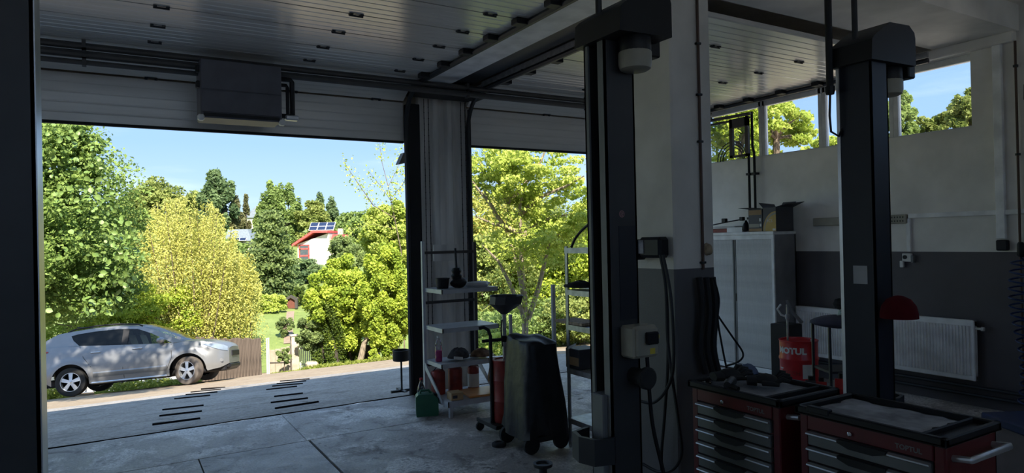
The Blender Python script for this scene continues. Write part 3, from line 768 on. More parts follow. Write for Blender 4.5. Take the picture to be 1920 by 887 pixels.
cable('black cable dropping straight from the pillar socket', px_path(3.22, [(1240, 478), (1250, 560), (1252, 680), (1246, 780), (1240, 860), (1245, 925)]))
cable('black cable looping from the pillar socket to the lift column', px_path(3.15, [(1243, 478), (1258, 560), (1263, 680), (1250, 730), (1225, 755), (1200, 752)]))
cable('black cable running down from the cream control box', [tuple(onY(x, y, 2.75)) for x, y in [(1213, 668), (1217, 730), (1224, 800), (1240, 870), (1252, 920)]])
T = thing('pillar_conduit', 'thin rusty conduit pipe running down the pillar', 'pipe', (3.545, 3.335, 0))
MB().tube([(0, 0, 1.56), (0, 0, 3.7)], .010, 8).build('conduit_pipe', 'copper', T)
for z in (1.6, 2.45, 2.78, 3.14, 3.5): box(-.022, -.012, z, .022, .015, z + .016, b=.003).build('clip', 'dark_steel', T)
o = MB().grid(blob_rows(0, 0, 0, .05, .02, .04, 5, flat=False)).build('foam_patch', 'cloth_beige', None, 180); o.location = (3.60, 3.345, 1.70); tag(o, 'brown foam filler blob behind the conduit on the pillar', 'foam')
# bundle of dark hoses on the pillar and the cable in front of the cabinet
for k, dx in enumerate((0, 14, 26)):
    cable(['leftmost', 'middle', 'rightmost'][k] + ' dark hose of the bundle hung on the lower pillar', [tuple(onY(x + dx, y, 3.30)) for x, y in [(1310, 520), (1316, 580), (1312, 650), (1322, 700)]], .022, 'black_rubber', 'hose', 'hoses on the pillar')
cable('thin dark cable looping out before the white cabinet', [tuple(onY(x, y, 3.30)) for x, y in [(1330, 560), (1345, 590), (1372, 630), (1393, 662), (1385, 678), (1362, 686)]], .007)
cable('second thin cable hanging down beside the pillar', [tuple(onY(x, y, 3.28)) for x, y in [(1338, 520), (1348, 560), (1346, 600), (1354, 650), (1362, 690)]], .007)

# ------------------------------------------------------------------ tambour cabinet and what is on it
CX, CY0, CY1, CH = 7.04, 5.46, 6.66, 1.83
T = thing('tambour_cabinet', 'tall pale grey cabinet with ribbed sliding doors by the wall', 'cabinet', (CX, CY0, 0))
cb = MB(); cb.box(.02, 0, .05, .43, .02, CH - .04); cb.box(.02, 1.18, .05, .43, 1.20, CH - .04); cb.box(.41, 0, .05, .43, 1.2, CH - .04); cb.box(.03, .01, .05, .42, 1.19, .10)
cb.build('carcass', MM('cab_side', (.22, .22, .23), .5), T)
fr = MB(); fr.box(0, 0, .03, .03, .035, CH - .04, b=.004); fr.box(0, 1.165, .03, .03, 1.2, CH - .04, b=.004); fr.box(0, .03, CH - .10, .03, 1.17, CH - .04, b=.004); fr.box(0, .03, .03, .03, 1.17, .09, b=.004)
fr.build('front_frame', 'white_paint', T)
box(-.012, -.008, CH - .04, .435, 1.208, CH, b=.005).build('top_panel', 'white_paint', T)
slat = box(0, -.0065, .0, .01, .0065, CH - .20, b=.004).mesh('slat', 'white_paint')
for (a_, b_) in ((.04, .60), (.655, 1.16)):
    n = int((b_ - a_) / .0155)
    for k in range(n):
        o = link('slat', slat, T, (.012, a_ + (k + .5) * (b_ - a_) / n, .10))
box(.008, .60, .10, .024, .622, CH - .10, b=.003).build('door_edge', 'lip_grey', T); box(.008, .632, .10, .024, .655, CH - .10, b=.003).build('door_edge', 'lip_grey', T)
box(.004, .60, .92, .012, .612, 1.02).build('door_handle', 'black', T)
# cartons on the cabinet
q0 = onX(1403, 425, 7.06); q1 = onX(1430, 425, 7.06); q2 = onX(1456, 425, 7.06)
T = thing('narrow_carton', 'narrow dark carton with gold bands on the cabinet', 'carton', (7.06, (q0[1] + q1[1]) / 2, CH))
h_ = (q0[1] - q1[1]) / 2 - .004
box(0, -h_, 0, .30, h_, .29, b=.003).build('carton_body', 'box_dark', T)
for (z0, z1) in ((.215, .275), (.005, .04)): box(-.002, -h_ + .01, z0, .0, h_ - .01, z1).build('gold_band', 'cardboard', T)
box(-.002, -h_ + .05, .055, 0, h_ - .01, .10).build('label_patch', 'cream', T); box(-.002, -h_ + .015, .065, 0, -h_ + .04, .10).build('label_patch', 'paper', T); box(-.002, -h_ + .02, .13, 0, -h_ + .045, .17).build('label_patch', 'paper', T)
for s_, z in ((.0, .28),):
    fl_ = MB().add([(0, -h_, .29), (0, h_, .29), (-.14, h_ + .05, .305), (-.14, -h_ + .03, .30)], [(0, 1, 2, 3)]).add([(0, -h_, .293), (0, h_, .293), (-.14, h_ + .05, .308), (-.14, -h_ + .03, .303)], [(0, 1, 2, 3)])
    fl_.build('flap', 'box_dark', T)
T = thing('open_carton', 'open black and gold carton with a curved band on the cabinet', 'carton', (7.06, (q1[1] + q2[1]) / 2, CH))
w_ = (q1[1] - q2[1]) / 2 - .006
box(0, -w_, 0, .34, w_, .30, b=.003).build('carton_body', 'box_dark', T)
def arc_patch(r0, r1, m_, x):
    mb = MB(); pts = []
    n = 14
    for k in range(n):
        t0, t1 = math.pi / 2 * k / n, math.pi / 2 * (k + 1) / n
        def pt(r, t): return (x, max(-w_, min(w_, -w_ + r * 1.0 * math.cos(t) * 2 * w_)), max(0.003, min(.297, r * math.sin(t) * .25)))
        mb.add([pt(r0, t0), pt(r1, t0), pt(r1, t1), pt(r0, t1)], [(0, 1, 2, 3)])
    return mb.build('printed_arc', m_, T)
arc_patch(.0, .84, 'box_gold', -.0015); arc_patch(.84, .94, 'cream', -.0015); arc_patch(.94, 1.0, 'box_gold', -.0015)
box(-.003, -w_ + .008, .01, 0, -w_ + .05, .035).build('label_patch', 'paper', T)
text_obj('FCS', .05, 'paper', T, lambda x, y, z: (-.003 - z, .035 - x, .115 + y))
for pts in ([(0, -w_, .30), (0, w_, .30), (-.05, w_ + .02, .36), (-.05, -w_ - .02, .33)], [(.34, -w_, .30), (.34, w_, .30), (.40, w_, .37), (.40, -w_, .37)], [(0, -w_, .30), (.34, -w_, .30), (.34, -w_ - .16, .36), (0, -w_ - .14, .33)]):
    MB().add(pts + [(a_, b_, c_ + .004) for a_, b_, c_ in pts], [(0, 1, 2, 3), (4, 5, 6, 7), (0, 1, 5, 4), (1, 2, 6, 5), (2, 3, 7, 6), (3, 0, 4, 7)]).build('flap', 'box_dark', T)
# clutter left of the cartons
T = thing('wiper_blade', 'black wiper blade lying across the clutter on the cabinet', 'wiper', (7.1, 6.2, CH + .10))
MB().tube([(0, .35, 0), (0, 0, .045), (.02, -.22, .07)], .009, 6).build('blade', 'black', T)
box(-.02, .05, .03, .03, .12, .09, b=.006).build('wiper_joint', 'black', T); box(-.02, -.24, .05, .03, -.18, .10, b=.006).build('wiper_joint', 'black', T)
o = box(-.12, -.2, 0, .12, .2, .05, b=.006).build('flat_box', 'red_old', None); o.location = (7.2, 6.42, CH); tag(o, 'flat dull red box at the far end of the cabinet top', 'box')
o = box(-.14, -.24, 0, .14, .24, .035, b=.004).build('paper_stack', 'paper', None); o.location = (7.22, 6.40, CH + .05); o.rotation_euler = (0, 0, .2); tag(o, 'white stack of paper on the flat red box', 'paper')
o = box(-.12, -.13, 0, .12, .13, .065, b=.004).build('white_carton', 'white_paint', None); o.location = (7.2, 6.10, CH); tag(o, 'small white carton beside the cartons on the cabinet', 'carton')
o = MB().grid(blob_rows(0, 0, .03, .06, .07, .12, 9, rough=.3)).build('black_bracket_heap', 'black', None, 180); o.scale = (.7, .6, .9); o.location = (7.1, 5.93, CH); tag(o, 'tangled black plastic holder left of the narrow carton', 'bracket')

# ------------------------------------------------------------------ oil drum, trolley, canisters at the radiators
DR = P(1497, 640, 6.9)
T = thing('oil_drum', 'red steel oil drum with white lettering and a hand pump', 'drum', (DR[0], DR[1], 0))
R_, ZT = .185, .70
MB().lathe([(R_ - .01, .06), (R_, .07), (R_, .22), (R_ + .008, .235), (R_ + .008, .25), (R_, .265), (R_, .49), (R_ + .008, .505), (R_ + .008, .52), (R_, .535), (R_, ZT - .015), (R_ + .006, ZT - .008), (R_ + .006, ZT), (R_ - .01, ZT), (R_ - .012, ZT - .015), (0, ZT - .015)], (0, 0, 0), 40).build('drum_body', 'red_drum', T)
cd = math.atan2(-DR[1], -DR[0])
def wrap(zc, off, sc=1.0):
    def fn(x, y, z):
        t = cd + off + x * sc / R_; return ((R_ + .0015 + z) * math.cos(t), (R_ + .0015 + z) * math.sin(t), zc + y)
    return fn
text_obj('MOTUL', .085, 'paper', T, wrap(.575, -1.25, 1.05), bold=.004)
text_obj('T', .09, 'paper', T, wrap(.36, -1.2), bold=.001)
text_obj('TECH', .06, 'red_old', T, wrap(.36, -.75), bold=.001)
lab = MB(); rows = []
for z in (.33, .47):
    rows.append([((R_ + .001) * math.cos(cd + t), (R_ + .001) * math.sin(cd + t), z) for t in np.linspace(.18, .88, 8)])
lab.grid(rows).build('hazard_label', 'paper', T)
MB().lathe([(.06, 0), (.06, .05), (0, .05)], (0, 0, .0), 20).build('drum_stand', 'black', T)
u_ = Vector((math.cos(cd + math.pi / 2), math.sin(cd + math.pi / 2), 0))
pu = MB(); a0 = -u_ * .10
pu.tube([a0 + Vector((0, 0, ZT - .02)), a0 + Vector((0, 0, ZT + .36))], .011, 8); pu.build('pump_rod', 'galv', T)
MB().tube([a0 + Vector((0, 0, ZT + .40)), a0 + u_ * .05 + Vector((0, 0, ZT + .28)), a0 + u_ * .14 + Vector((0, 0, ZT + .17))], [.014, .017, .019], 8).build('pump_lever', 'lip_grey', T)
MB().tube([a0 + Vector((0, 0, ZT + .23)), a0 - u_ * .06 + Vector((0, 0, ZT + .25)), a0 - u_ * .095 + Vector((0, 0, ZT + .31)), a0 - u_ * .06 + Vector((0, 0, ZT + .36))], .011, 7).build('pump_spout', 'white_plastic', T)
MB().lathe([(.016, 0), (.024, .02), (.024, .05), (.014, .06)], tuple(a0 + Vector((0, 0, ZT + .20))), 10).build('pump_body', 'galv', T)
MB().lathe([(.014, 0), (.014, .02), (0, .022)], tuple(u_ * .13 + Vector((0, 0, ZT - .012))), 10).build('bung', 'chrome', T)
q = P(1490, 622, 7.2)
o = box(-.12, -.12, 0, .12, .12, .80, b=.01).build('black_chest', 'black', None); o.location = (q[0] + .1, q[1] + .18, 0); tag(o, 'black metal chest behind the red oil drum', 'chest')

TQ = P(1572, 600, 5.9)
T = thing('work_stool', 'dark trolley stool with a rumpled grey seat pad by the radiator', 'stool', (TQ[0], TQ[1], 0), -.5)
hw, hd, hz = .16, .15, .98
for sx in (-1, 1):
    for sy in (-1, 1):
        box(sx * hw - .011, sy * hd - .011, .0, sx * hw + .011, sy * hd + .011, hz, b=.003).build('leg', 'dark_steel', T)
box(-hw, -hd, .58, hw, hd, .60).build('shelf', 'dark_steel', T); box(-hw - .1, -hd - .08, .30, hw + .1, hd + .08, .325).build('lower_tray', 'dark_steel', T)
MB().grid(blob_rows(0, 0, hz + .03, hw + .075, hd + .06, .055, 12, 10, 22, .06, False)).build('seat_pad', 'navy_pad', T, 180)
o = MB().grid(blob_rows(0, 0, .01, .10, .06, .035, 21, rough=.3)).build('green_cloth', MM('cloth_mint', (.42, .52, .46), .9, var=.5, scale=30), None, 180); o.location = (TQ[0] + .06, TQ[1] - .03, hz + .085); tag(o, 'crumpled pale green cloth on the stool pad', 'cloth')
def canister(label, loc, m_, s=1.0, rz=0.0):
    T = thing('canister', label, 'canister', loc, rz, group='plastic oil canisters')
    MB().prism([(-.06 * s, 0), (.06 * s, 0), (.06 * s, .24 * s), (.035 * s, .29 * s), (-.02 * s, .30 * s), (-.06 * s, .25 * s)], -.035 * s, .035 * s, 'y').build('bottle_body', m_, T)
    MB().lathe([(.018 * s, 0), (.018 * s, .03 * s), (0, .03 * s)], (.02 * s, 0, .295 * s), 10).build('cap', 'black', T)
    MB().tube([(-.055 * s, 0, .22 * s), (-.075 * s, 0, .18 * s), (-.06 * s, 0, .12 * s)], .01 * s, 6).build('handle', m_, T)
for (px_, py_, d_, m_, lb, s_) in ((1520, 722, 5.3, 'box_dark', 'dark blue-grey canister between the oil drum and the red ones', 1.1), (1540, 722, 5.25, 'red_can', 'bright red canister next to the dark one below the stool', 1.1), (1579, 738, 5.0, 'red_can', 'pinkish red canister against the blue lift column', 1.35)):
    q = P(px_, py_, d_); canister(lb, (q[0], q[1], .30), m_, s_, .61)
q = P(1548, 722, 5.2)
T = thing('low_table', 'low dark steel table carrying the canisters', 'table', (q[0], q[1], 0), -.53)
box(-.30, -.18, .27, .30, .18, .30, b=.004).build('table_top', 'dark_steel', T)
for sx in (-.27, .27):
    for sy in (-.15, .15): box(sx - .015, sy - .015, 0, sx + .015, sy + .015, .27).build('leg', 'dark_steel', T)
# radiator-side round ball and the blue-topped cabinet at the bottom right
o = MB().lathe([(0, -.07), (.05, -.05), (.07, 0), (.05, .05), (0, .07)], (0, 0, 0), 18).build('black_ball', 'black_rubber', None); q = onX(1572, 572, 7.36); o.location = (7.38, q[1], .95); tag(o, 'round black rubber piece resting on the left radiator', 'rubber piece')
q = P(1925, 802, 4.4)
T = thing('tray_cabinet', 'pale cabinet with a blue tray top at the lower right corner', 'cabinet', (q[0] + .22, q[1] - .1, 0), -.5)
box(-.30, -.25, .05, .30, .25, q[2] - .03, b=.01).build('cabinet_body', MM('washer_grey', (.20, .17, .18), .6), T)
box(-.33, -.28, q[2] - .03, .33, .28, q[2] + .03, b=.01).build('blue_tray', 'blue', T)
o = MB().grid(blob_rows(0, 0, 0, .1, .09, .07, 31)).build('dark_bundle', 'cloth_dark', None, 180); q = P(1690, 742, 4.6); o.location = (q[0], q[1], 0); o.scale = (1.6, 1.6, 1.2); tag(o, 'dark bundle on the floor behind the carts', 'bundle')

# ------------------------------------------------------------------ shelf unit between the doors
T = thing('display_shelf', 'grey metal display shelf unit in front of the corrugated post', 'shelf unit', (2.84, 6.12, 0))
SW = .64
def shelf_board(z, y0, y1, th=.035, dx0=0.0, dx1=0.0, nm='shelf'):
    s_ = MB(); s_.box(.02 + dx0, y0, z - .004, SW - .02 + dx1, y1, z, b=.001); s_.box(.02 + dx0, y0, z - th, SW - .02 + dx1, y0 + .012, z - .001); s_.box(.02 + dx0, y0, z - th, .03 + dx0, y1, z - .001); s_.box(SW - .03 + dx1, y0, z - th, SW - .02 + dx1, y1, z - .001)
    return s_.build(nm, 'shelf_grey', T)
box(-.005, .53, .0, .025, .57, 1.80, b=.003).build('upright', 'shelf_grey', T)
box(SW - .02, .53, .0, SW + .015, .57, 1.78, b=.003).build('upright', 'upright_dark', T)
for z in (.45, 1.12, 1.66): box(.02, .545, z, SW, .56, z + .03).build('back_rail', 'upright_dark', T)
shelf_board(.175, 0, .55, .06, nm='base_shelf')
for z, y0, dx in ((.53, .14, -.02), (.90, .10, .06), (1.30, .10, .06)): shelf_board(z, y0, .53, .045, 0, dx)
for x in (.05, SW - .08): box(x, .03, 0, x + .035, .07, .12).build('foot', 'shelf_grey', T)
for x in (.0, SW - .01): MB().prism([(.53, .50), (.53, .42), (.12, .14), (.12, .175)], x, x + .012, 'x').build('brace', 'shelf_grey', T)
box(.14, .552, 1.58, .44, .562, 1.76).build('back_plate', 'corrug', T)
def at_shelf(px_, y, z): r = ray(px_, 500); return CPOS[0] + r[0] * y / r[1]
def sx(px_, y): return onY(px_, 500, y)[0]
# top shelf
T = thing('black_tub', 'black plastic tub at the left of the top shelf', 'tub', (sx(829, 6.4), 6.40, 1.30))
MB().lathe([(.058, 0), (.062, .005), (.072, .10), (.078, .10), (.078, .11), (.068, .11), (.060, .012), (0, .012)], (0, 0, 0), 20).build('tub_body', 'black', T)
T = thing('black_pump', 'lumpy black pump housing standing on the top shelf', 'pump', (sx(859, 6.38), 6.38, 1.30))
MB().grid(blob_rows(0, 0, .055, .09, .07, .06, 14, rough=.12, flat=False)).build('pump_body', 'black', T, 180)
MB().lathe([(.05, .09), (.06, .13), (.045, .15), (.055, .18), (.04, .21), (0, .215)], (-.02, 0, 0), 14).build('pump_top', 'black', T)
MB().tube([(-.02, 0, .20), (-.02, .02, .42)], .012, 8).build('pump_pipe', 'black', T)
o = MB().lathe([(.0, .0), (.12, .0), (.135, .02), (.12, .045), (.06, .05), (.0, .045)], (0, 0, 0), 22).grid(blob_rows(.05, 0, .02, .12, .08, .035, 7)).build('cable_coil', MM('film_grey', (.50, .51, .53), .5), None, 60); o.location = (sx(893, 6.4), 6.40, 1.302); tag(o, 'flat coil of pale cable and film on the top shelf', 'cable coil')
# third shelf
T = thing('coolant_bottle', 'clear bottle half full of pink coolant on the shelf', 'bottle', (sx(819, 6.45), 6.45, .53))
MB().lathe([(.034, 0), (.038, .008), (.038, .05), (.036, .06), (.038, .07), (.038, .15), (.033, .165), (.038, .18), (.034, .20), (.016, .235), (.014, .245), (.014, .255)], (0, 0, 0), 18, cap=False).build('bottle_shell', 'bottle', T)
MB().lathe([(.033, .004), (.036, .01), (.036, .115), (0, .116)], (0, 0, 0), 18).build('pink_coolant', 'pink', T)
MB().lathe([(.016, .25), (.016, .27), (0, .27)], (0, 0, 0), 14).build('cap', 'white_plastic', T)
o = MB().grid(blob_rows(0, 0, .03, .12, .10, .095, 15, 10, 20, .12)).build('black_bag', 'cloth_dark', None, 180); o.location = (sx(856, 6.4), 6.40, .532); tag(o, 'dark bag lying on the shelf beside the pink bottle', 'bag')
T = bpy.data.objects['black_bag']; MB().prism([(-.10, .03), (.0, .015), (.0, .045), (-.10, .06)], -.105, -.095, 'y').build('pale_strap', 'paper', T)
o = MB().grid(blob_rows(0, 0, .02, .13, .09, .07, 16, 10, 20, .22)).build('brown_rags', 'cloth_brown', None, 180); o.location = (sx(898, 6.4), 6.40, .532); tag(o, 'heap of brown rags at the right of the shelf', 'rag')
hang = MB(); rows = []
for i in range(8):
    rows.append([(.10 * (j / 6 - .5) + .012 * math.sin(i * .8 + j), -.02 - .012 * math.sin(j * 1.4 + i * .3), .02 - i * .035) for j in range(7)])
hang.grid(rows); o = hang.build('hanging_cloth', 'cloth_beige', None, 180); o.location = (sx(917, 6.24) , 6.24, .53)
sm = o.modifiers.new('thick', 'SOLIDIFY'); sm.thickness = .008; tag(o, 'beige cloth hanging over the shelf edge', 'cloth')
# cans behind, carton and orange board on the base shelf
def can(label, x, y, z, r_, h_, m_, lab_=False):
    T = thing('oil_can', label, 'can', (x, y, z), group='cans on the base shelf')
    MB().lathe([(r_ * .96, 0), (r_, .008), (r_, h_ * .94), (r_ * .9, h_), (r_ * .55, h_ + .012), (0, h_ + .012)], (0, 0, 0), 22).build('can_body', m_, T)
    MB().tube([(-r_ * .8, 0, h_), (0, 0, h_ + .06), (r_ * .8, 0, h_)], .006, 6).build('can_handle', 'dark_steel', T)
    if lab_: MB().lathe([(r_ + .001, h_ * .12), (r_ + .001, h_ * .72)], (0, 0, 0), 22, cap=False).build('paper_label', 'paper', T)
can('dark red can at the left of the base shelf', sx(817, 6.52), 6.52, .177, .075, .24, 'red_old')
can('dark red can in the middle of the base shelf', sx(849, 6.52), 6.52, .177, .078, .25, 'red_old')
can('white labelled can with red top at the right of the base shelf', sx(883, 6.50), 6.50, .177, .062, .24, 'red_old', True)
o = box(-.36 / 2, -.18, 0, .36 / 2, .18, .022, b=.004).build('orange_board', 'orange_board', None); o.location = (sx(890, 6.3) + .02, 6.285, .177); o.rotation_euler = (0, 0, -.12); tag(o, 'glossy orange wooden board lying on the base shelf', 'board')
T = thing('small_carton', 'small brown cardboard box at the front of the base shelf', 'carton', (sx(848, 6.2), 6.20, .177), -.1)
box(-.065, -.07, 0, .065, .07, .075, b=.003).build('carton_body', 'cardboard', T); box(-.05, -.0715, .02, .0, -.07, .05).build('label_patch', 'box_dark', T)
# on the floor left of it
T = thing('drink_bottle', 'plastic bottle with dark drink and red label by the door post', 'bottle', (sx(785, 6.62), 6.62, 0))
MB().lathe([(.04, 0), (.045, .01), (.045, .17), (.04, .19), (.045, .21), (.03, .27), (.014, .31), (.014, .33)], (0, 0, 0), 18, cap=False).build('bottle_shell', 'bottle', T)
MB().lathe([(.042, .005), (.0435, .01), (.0435, .09), (0, .09)], (0, 0, 0), 16).build('drink', 'cola', T)
MB().lathe([(.0456, .10), (.0456, .165)], (0, 0, 0), 18, cap=False).build('red_label', 'label_red', T)
MB().lathe([(.017, .325), (.017, .345), (0, .346)], (0, 0, 0), 12).build('cap', 'red_can', T)
T = thing('jerry_can', 'small green plastic jerry can on the floor', 'jerry can', (sx(795, 6.42), 6.42, 0), -.35)
MB().prism([(-.11, .0), (.11, 0), (.115, .02), (.115, .17), (.06, .225), (-.09, .225), (-.115, .20), (-.115, .02)], -.07, .07, 'y').build('can_body', 'green_can', T)
MB().tube([(-.07, 0, .22), (-.06, 0, .255), (.02, 0, .255), (.04, 0, .225)], .013, 8).build('can_handle', 'green_can', T)
MB().lathe([(.024, 0), (.024, .03), (0, .03)], (.085, 0, .19), 12).build('cap', 'black', T)
MB().add([(-.09, -.0715, .03), (.09, -.0715, .17), (.09, -.0715, .15), (-.07, -.0715, .03)], [(0, 1, 2, 3)]).add([(.09, -.0715, .03), (-.09, -.0715, .17), (-.09, -.0715, .15), (.07, -.0715, .03)], [(0, 1, 2, 3)]).build('pressed_cross', 'green_can', T)

# ------------------------------------------------------------------ waste oil drainer
T = thing('oil_drainer', 'mobile waste oil drainer with wide black funnel on a red drum', 'oil drainer', (3.13, 5.43, 0))
fx = -.16
MB().lathe([(.115, .10), (.12, .11), (.12, .29), (.125, .30), (.12, .31), (.12, .48), (.125, .49), (.12, .50), (.12, .66), (.125, .67), (.125, .68), (.10, .68), (.10, .67), (0, .67)], (.0, 0, 0), 28).build('drum', 'red_old', T)
MB().tube([(0, 0, .66), (0, 0, 1.13)], .020, 10).build('pipe', 'galv', T)
fn = MB(); prof = [(.0, .0), (.03, 0), (.17, .10), (.175, .17), (.18, .175), (.168, .172), (.16, .10), (.02, .012), (0, .012)]
vs = []; n = 10
for (r_, z) in prof:
    for k in range(n):
        t = 2 * math.pi * (k + .5) / n; vs.append(((r_ * 1.02 * math.cos(t)) * .87 + (.03 * z / .17) * .8, (r_ * math.sin(t)) * 1.0 - (.03 * z / .17) * .5, 1.10 + z))
fs = []
for i in range(len(prof) - 1):
    for k in range(n): fs.append((i * n + k, i * n + (k + 1) % n, (i + 1) * n + (k + 1) % n, (i + 1) * n + k))
fn.add(vs, fs).build('funnel', 'column_grey', T, 25)
ux = Vector((.859, -.512, 0))
def L(a_, z, dep=0.0): v = ux * a_ + Vector((-.512, -.859, 0)) * dep; return (v.x, v.y, z)
MB().tube([L(-.13, .08, .04), L(-.13, .90, .04), L(-.15, .96, .04), L(-.19, .985, .04), L(-.235, .975, .04)], .017, 8).build('push_handle', 'black', T)
MB().tube([L(-.21, .855, .04), L(.0, .865, .0), L(.06, .875, 0)], .016, 8).build('clamp_bar', 'black', T)
MB().lathe([(.02, 0), (.028, .02), (.028, .05), (.02, .06)], L(0, .84), 12).build('clamp', 'black', T)
MB().lathe([(.0, 0), (.02, .004), (.02, .02), (0, .024)], L(.075, .865), 10).build('knob', 'black', T)
MB().tube([L(-.02, .80, .02), L(-.03, .95, .02), L(-.02, 1.05, .02)], .007, 6).build('drain_hose', 'black', T)
MB().box(-.20, -.17, .085, .17, .20, .10, b=.004).box(-.21, -.18, .085, .18, -.16, .12, b=.004).box(-.21, -.16, .085, -.19, .2, .12).build('base_frame', 'black', T)
for (wx, wy) in ((-.19, .17), (-.12, -.15), (.15, -.14), (.14, .17)):
    c_ = MB().lathe([(.038, -.014), (.042, -.009), (.042, .009), (.038, .014)], (wx, wy, .042), 14, 'y'); c_.box(wx - .012, wy - .02, .045, wx + .012, wy + .02, .09); c_.build('caster', 'black_rubber', T)
o = MB().lathe([(.06, 0), (.065, .01), (.065, .025), (.05, .035), (.03, .035), (.03, .03), (0, .03)], (0, 0, 0), 20).build('rubber_puck', 'black_rubber', None); o.location = (2.85, 5.08, 0); tag(o, 'flat black rubber puck on the floor by the cover', 'rubber puck')
q = onZ(985, 676, .55)
# ------------------------------------------------------------------ covered machine
T = thing('covered_machine', 'wheeled machine hidden under a creased black plastic cover', 'covered machine', (3.115, 4.93, 0))
n = 40; rows = []
base = []
hx_, hy_ = .155, .20
def ringpt(t, sx_, sy_):
    # rounded rectangle
    c_, s_ = math.cos(t), math.sin(t); k = 1 / max(abs(c_), abs(s_)); k = min(k, 1.30)
    return (c_ * k * sx_, s_ * k * sy_)
for i, (z, f_) in enumerate(((.13, 1.34), (.16, 1.32), (.26, 1.27), (.4, 1.20), (.55, 1.14), (.7, 1.08), (.82, 1.02), (.90, 1.0), (.925, .97), (.935, .85), (.945, .55), (.95, .2), (.95, 0))):
    row = []
    for j in range(n + 1):
        t = 2 * math.pi * j / n
        w_ = .018 * (1 - z) * math.sin(7 * t + z * 4) + .010 * math.sin(11 * t + 9 * z) * (1 - .6 * z)
        x, y = ringpt(t, hx_ * f_, hy_ * f_)
        zz = z + (.03 * math.sin(3 * t + 1) if i < 2 else 0)
        if z > .92: zz += .018 * math.sin(x * 22) * math.cos(y * 17) + .02 * (y / hy_)
        row.append((x * (1 + w_ / .2 * .9), y * (1 + w_ / .2 * .9), zz))
    rows.append(row)
MB().grid(rows).build('plastic_cover', 'black_film', T, 60)
box(-.16, -.2, .08, .16, .2, .13, b=.006).build('chassis', 'dark_steel', T)
for (wx, wy) in ((-.15, -.20), (-.15, .20), (.15, -.2), (.15, .2)):
    MB().lathe([(.06, -.022), (.075, -.015), (.075, .015), (.06, .022)], (wx, wy, .075), 18, 'y').build('wheel', 'black_rubber', T)
T = thing('jack_stand', 'round-headed black stand at the bottom of the picture', 'stand', tuple(P(1018, 870, 4.2) * np.array([1, 1, 0])))
zq = P(1018, 868, 4.2)[2]
MB().lathe([(.10, 0), (.10, .01), (.03, .02), (.025, zq - .03), (.04, zq - .03), (.06, zq - .02), (.062, zq), (.045, zq), (.04, zq - .012), (0, zq - .012)], (0, 0, 0), 20).build('stand_body', 'dark_steel', T)
o = MB().lathe([(.05, 0), (.06, .02), (.06, .14), (.03, .2), (.02, .22), (0, .22)], (0, 0, 0), 14).build('orange_flask', MM('orange_plastic', (.5, .12, .02), .4), None); q = P(1092, 880, 4.4); o.location = (q[0], q[1], 0); tag(o, 'orange plastic flask on the floor behind the lift arm', 'flask')
# ------------------------------------------------------------------ metal rack
T = thing('metal_rack', 'worn angle-iron storage rack behind the grey lift column', 'rack', (3.345, 3.80, 0))
RL, RD = .93, .36
for x in (0, RD):
    for y in (0, RL):
        u = MB(); sx_ = 1 if x == 0 else -1; sy_ = 1 if y == 0 else -1
        u.box(x, y, 0, x + sx_ * .035, y + sy_ * .003, 1.73); u.box(x, y, 0, x + sx_ * .003, y + sy_ * .035, 1.73)
        for k in range(28): u.box(x - .0012 * sx_, y + sy_ * .014, .05 + k * .06, x + .0001, y + sy_ * .022, .075 + k * .06)
        u.build('upright', 'galv', T)
for z in (.25, .68, 1.055, 1.355, 1.715):
    s_ = MB().box(.003, .003, z - .004, RD - .003, RL - .003, z); s_.box(-.002, .0, z - .045, .006, RL, z); s_.box(.0, RL - .006, z - .045, RD, RL + .002, z); s_.box(.0, -.002, z - .045, RD, .006, z)
    s_.build('shelf', 'galv', T)
def on_rack(px_, z, X=3.45): p = onX(px_, 500, X); return (X, p[1], z)
o = MB().grid(blob_rows(0, 0, .02, .12, .14, .05, 41, rough=.2)).build('black_gasket_pile', 'black_rubber', None, 180); o.location = on_rack(1085, 1.357); tag(o, 'low black pile on the upper rack shelf', 'bundle')
T = thing('box_file', 'dark box with a white slip on the rack shelf', 'box', on_rack(1087, .682), 0)
box(-.10, -.10, 0, .12, .10, .17, b=.005).build('box_body', 'box_dark', T)
MB().add([(-.11, -.06, .20), (-.11, .05, .16), (-.10, .05, .185), (-.10, -.06, .225)], [(0, 1, 2, 3)]).add([(-.112, -.06, .20), (-.112, .05, .16), (-.102, .05, .185), (-.102, -.06, .225)], [(0, 1, 2, 3)]).build('paper_slip', 'paper', T)
box(-.1015, -.09, .03, -.10, .09, .10).build('label_band', 'cardboard', T)
o = box(-.10, -.2, 0, .12, .2, .025, b=.004).build('board_offcut', 'wood_pale', None); o.location = on_rack(1080, 1.057); tag(o, 'flat board lying on the middle rack shelf', 'board')
cable('black hose arching over the rack top', [tuple(onX(x, y, 3.50)) for x, y in [(1116, 412), (1095, 428), (1080, 445), (1072, 462)]] + [(3.50, onX(1072, 470, 3.5)[1], 1.725)], .012, 'black', 'hose', 'hoses on the rack')

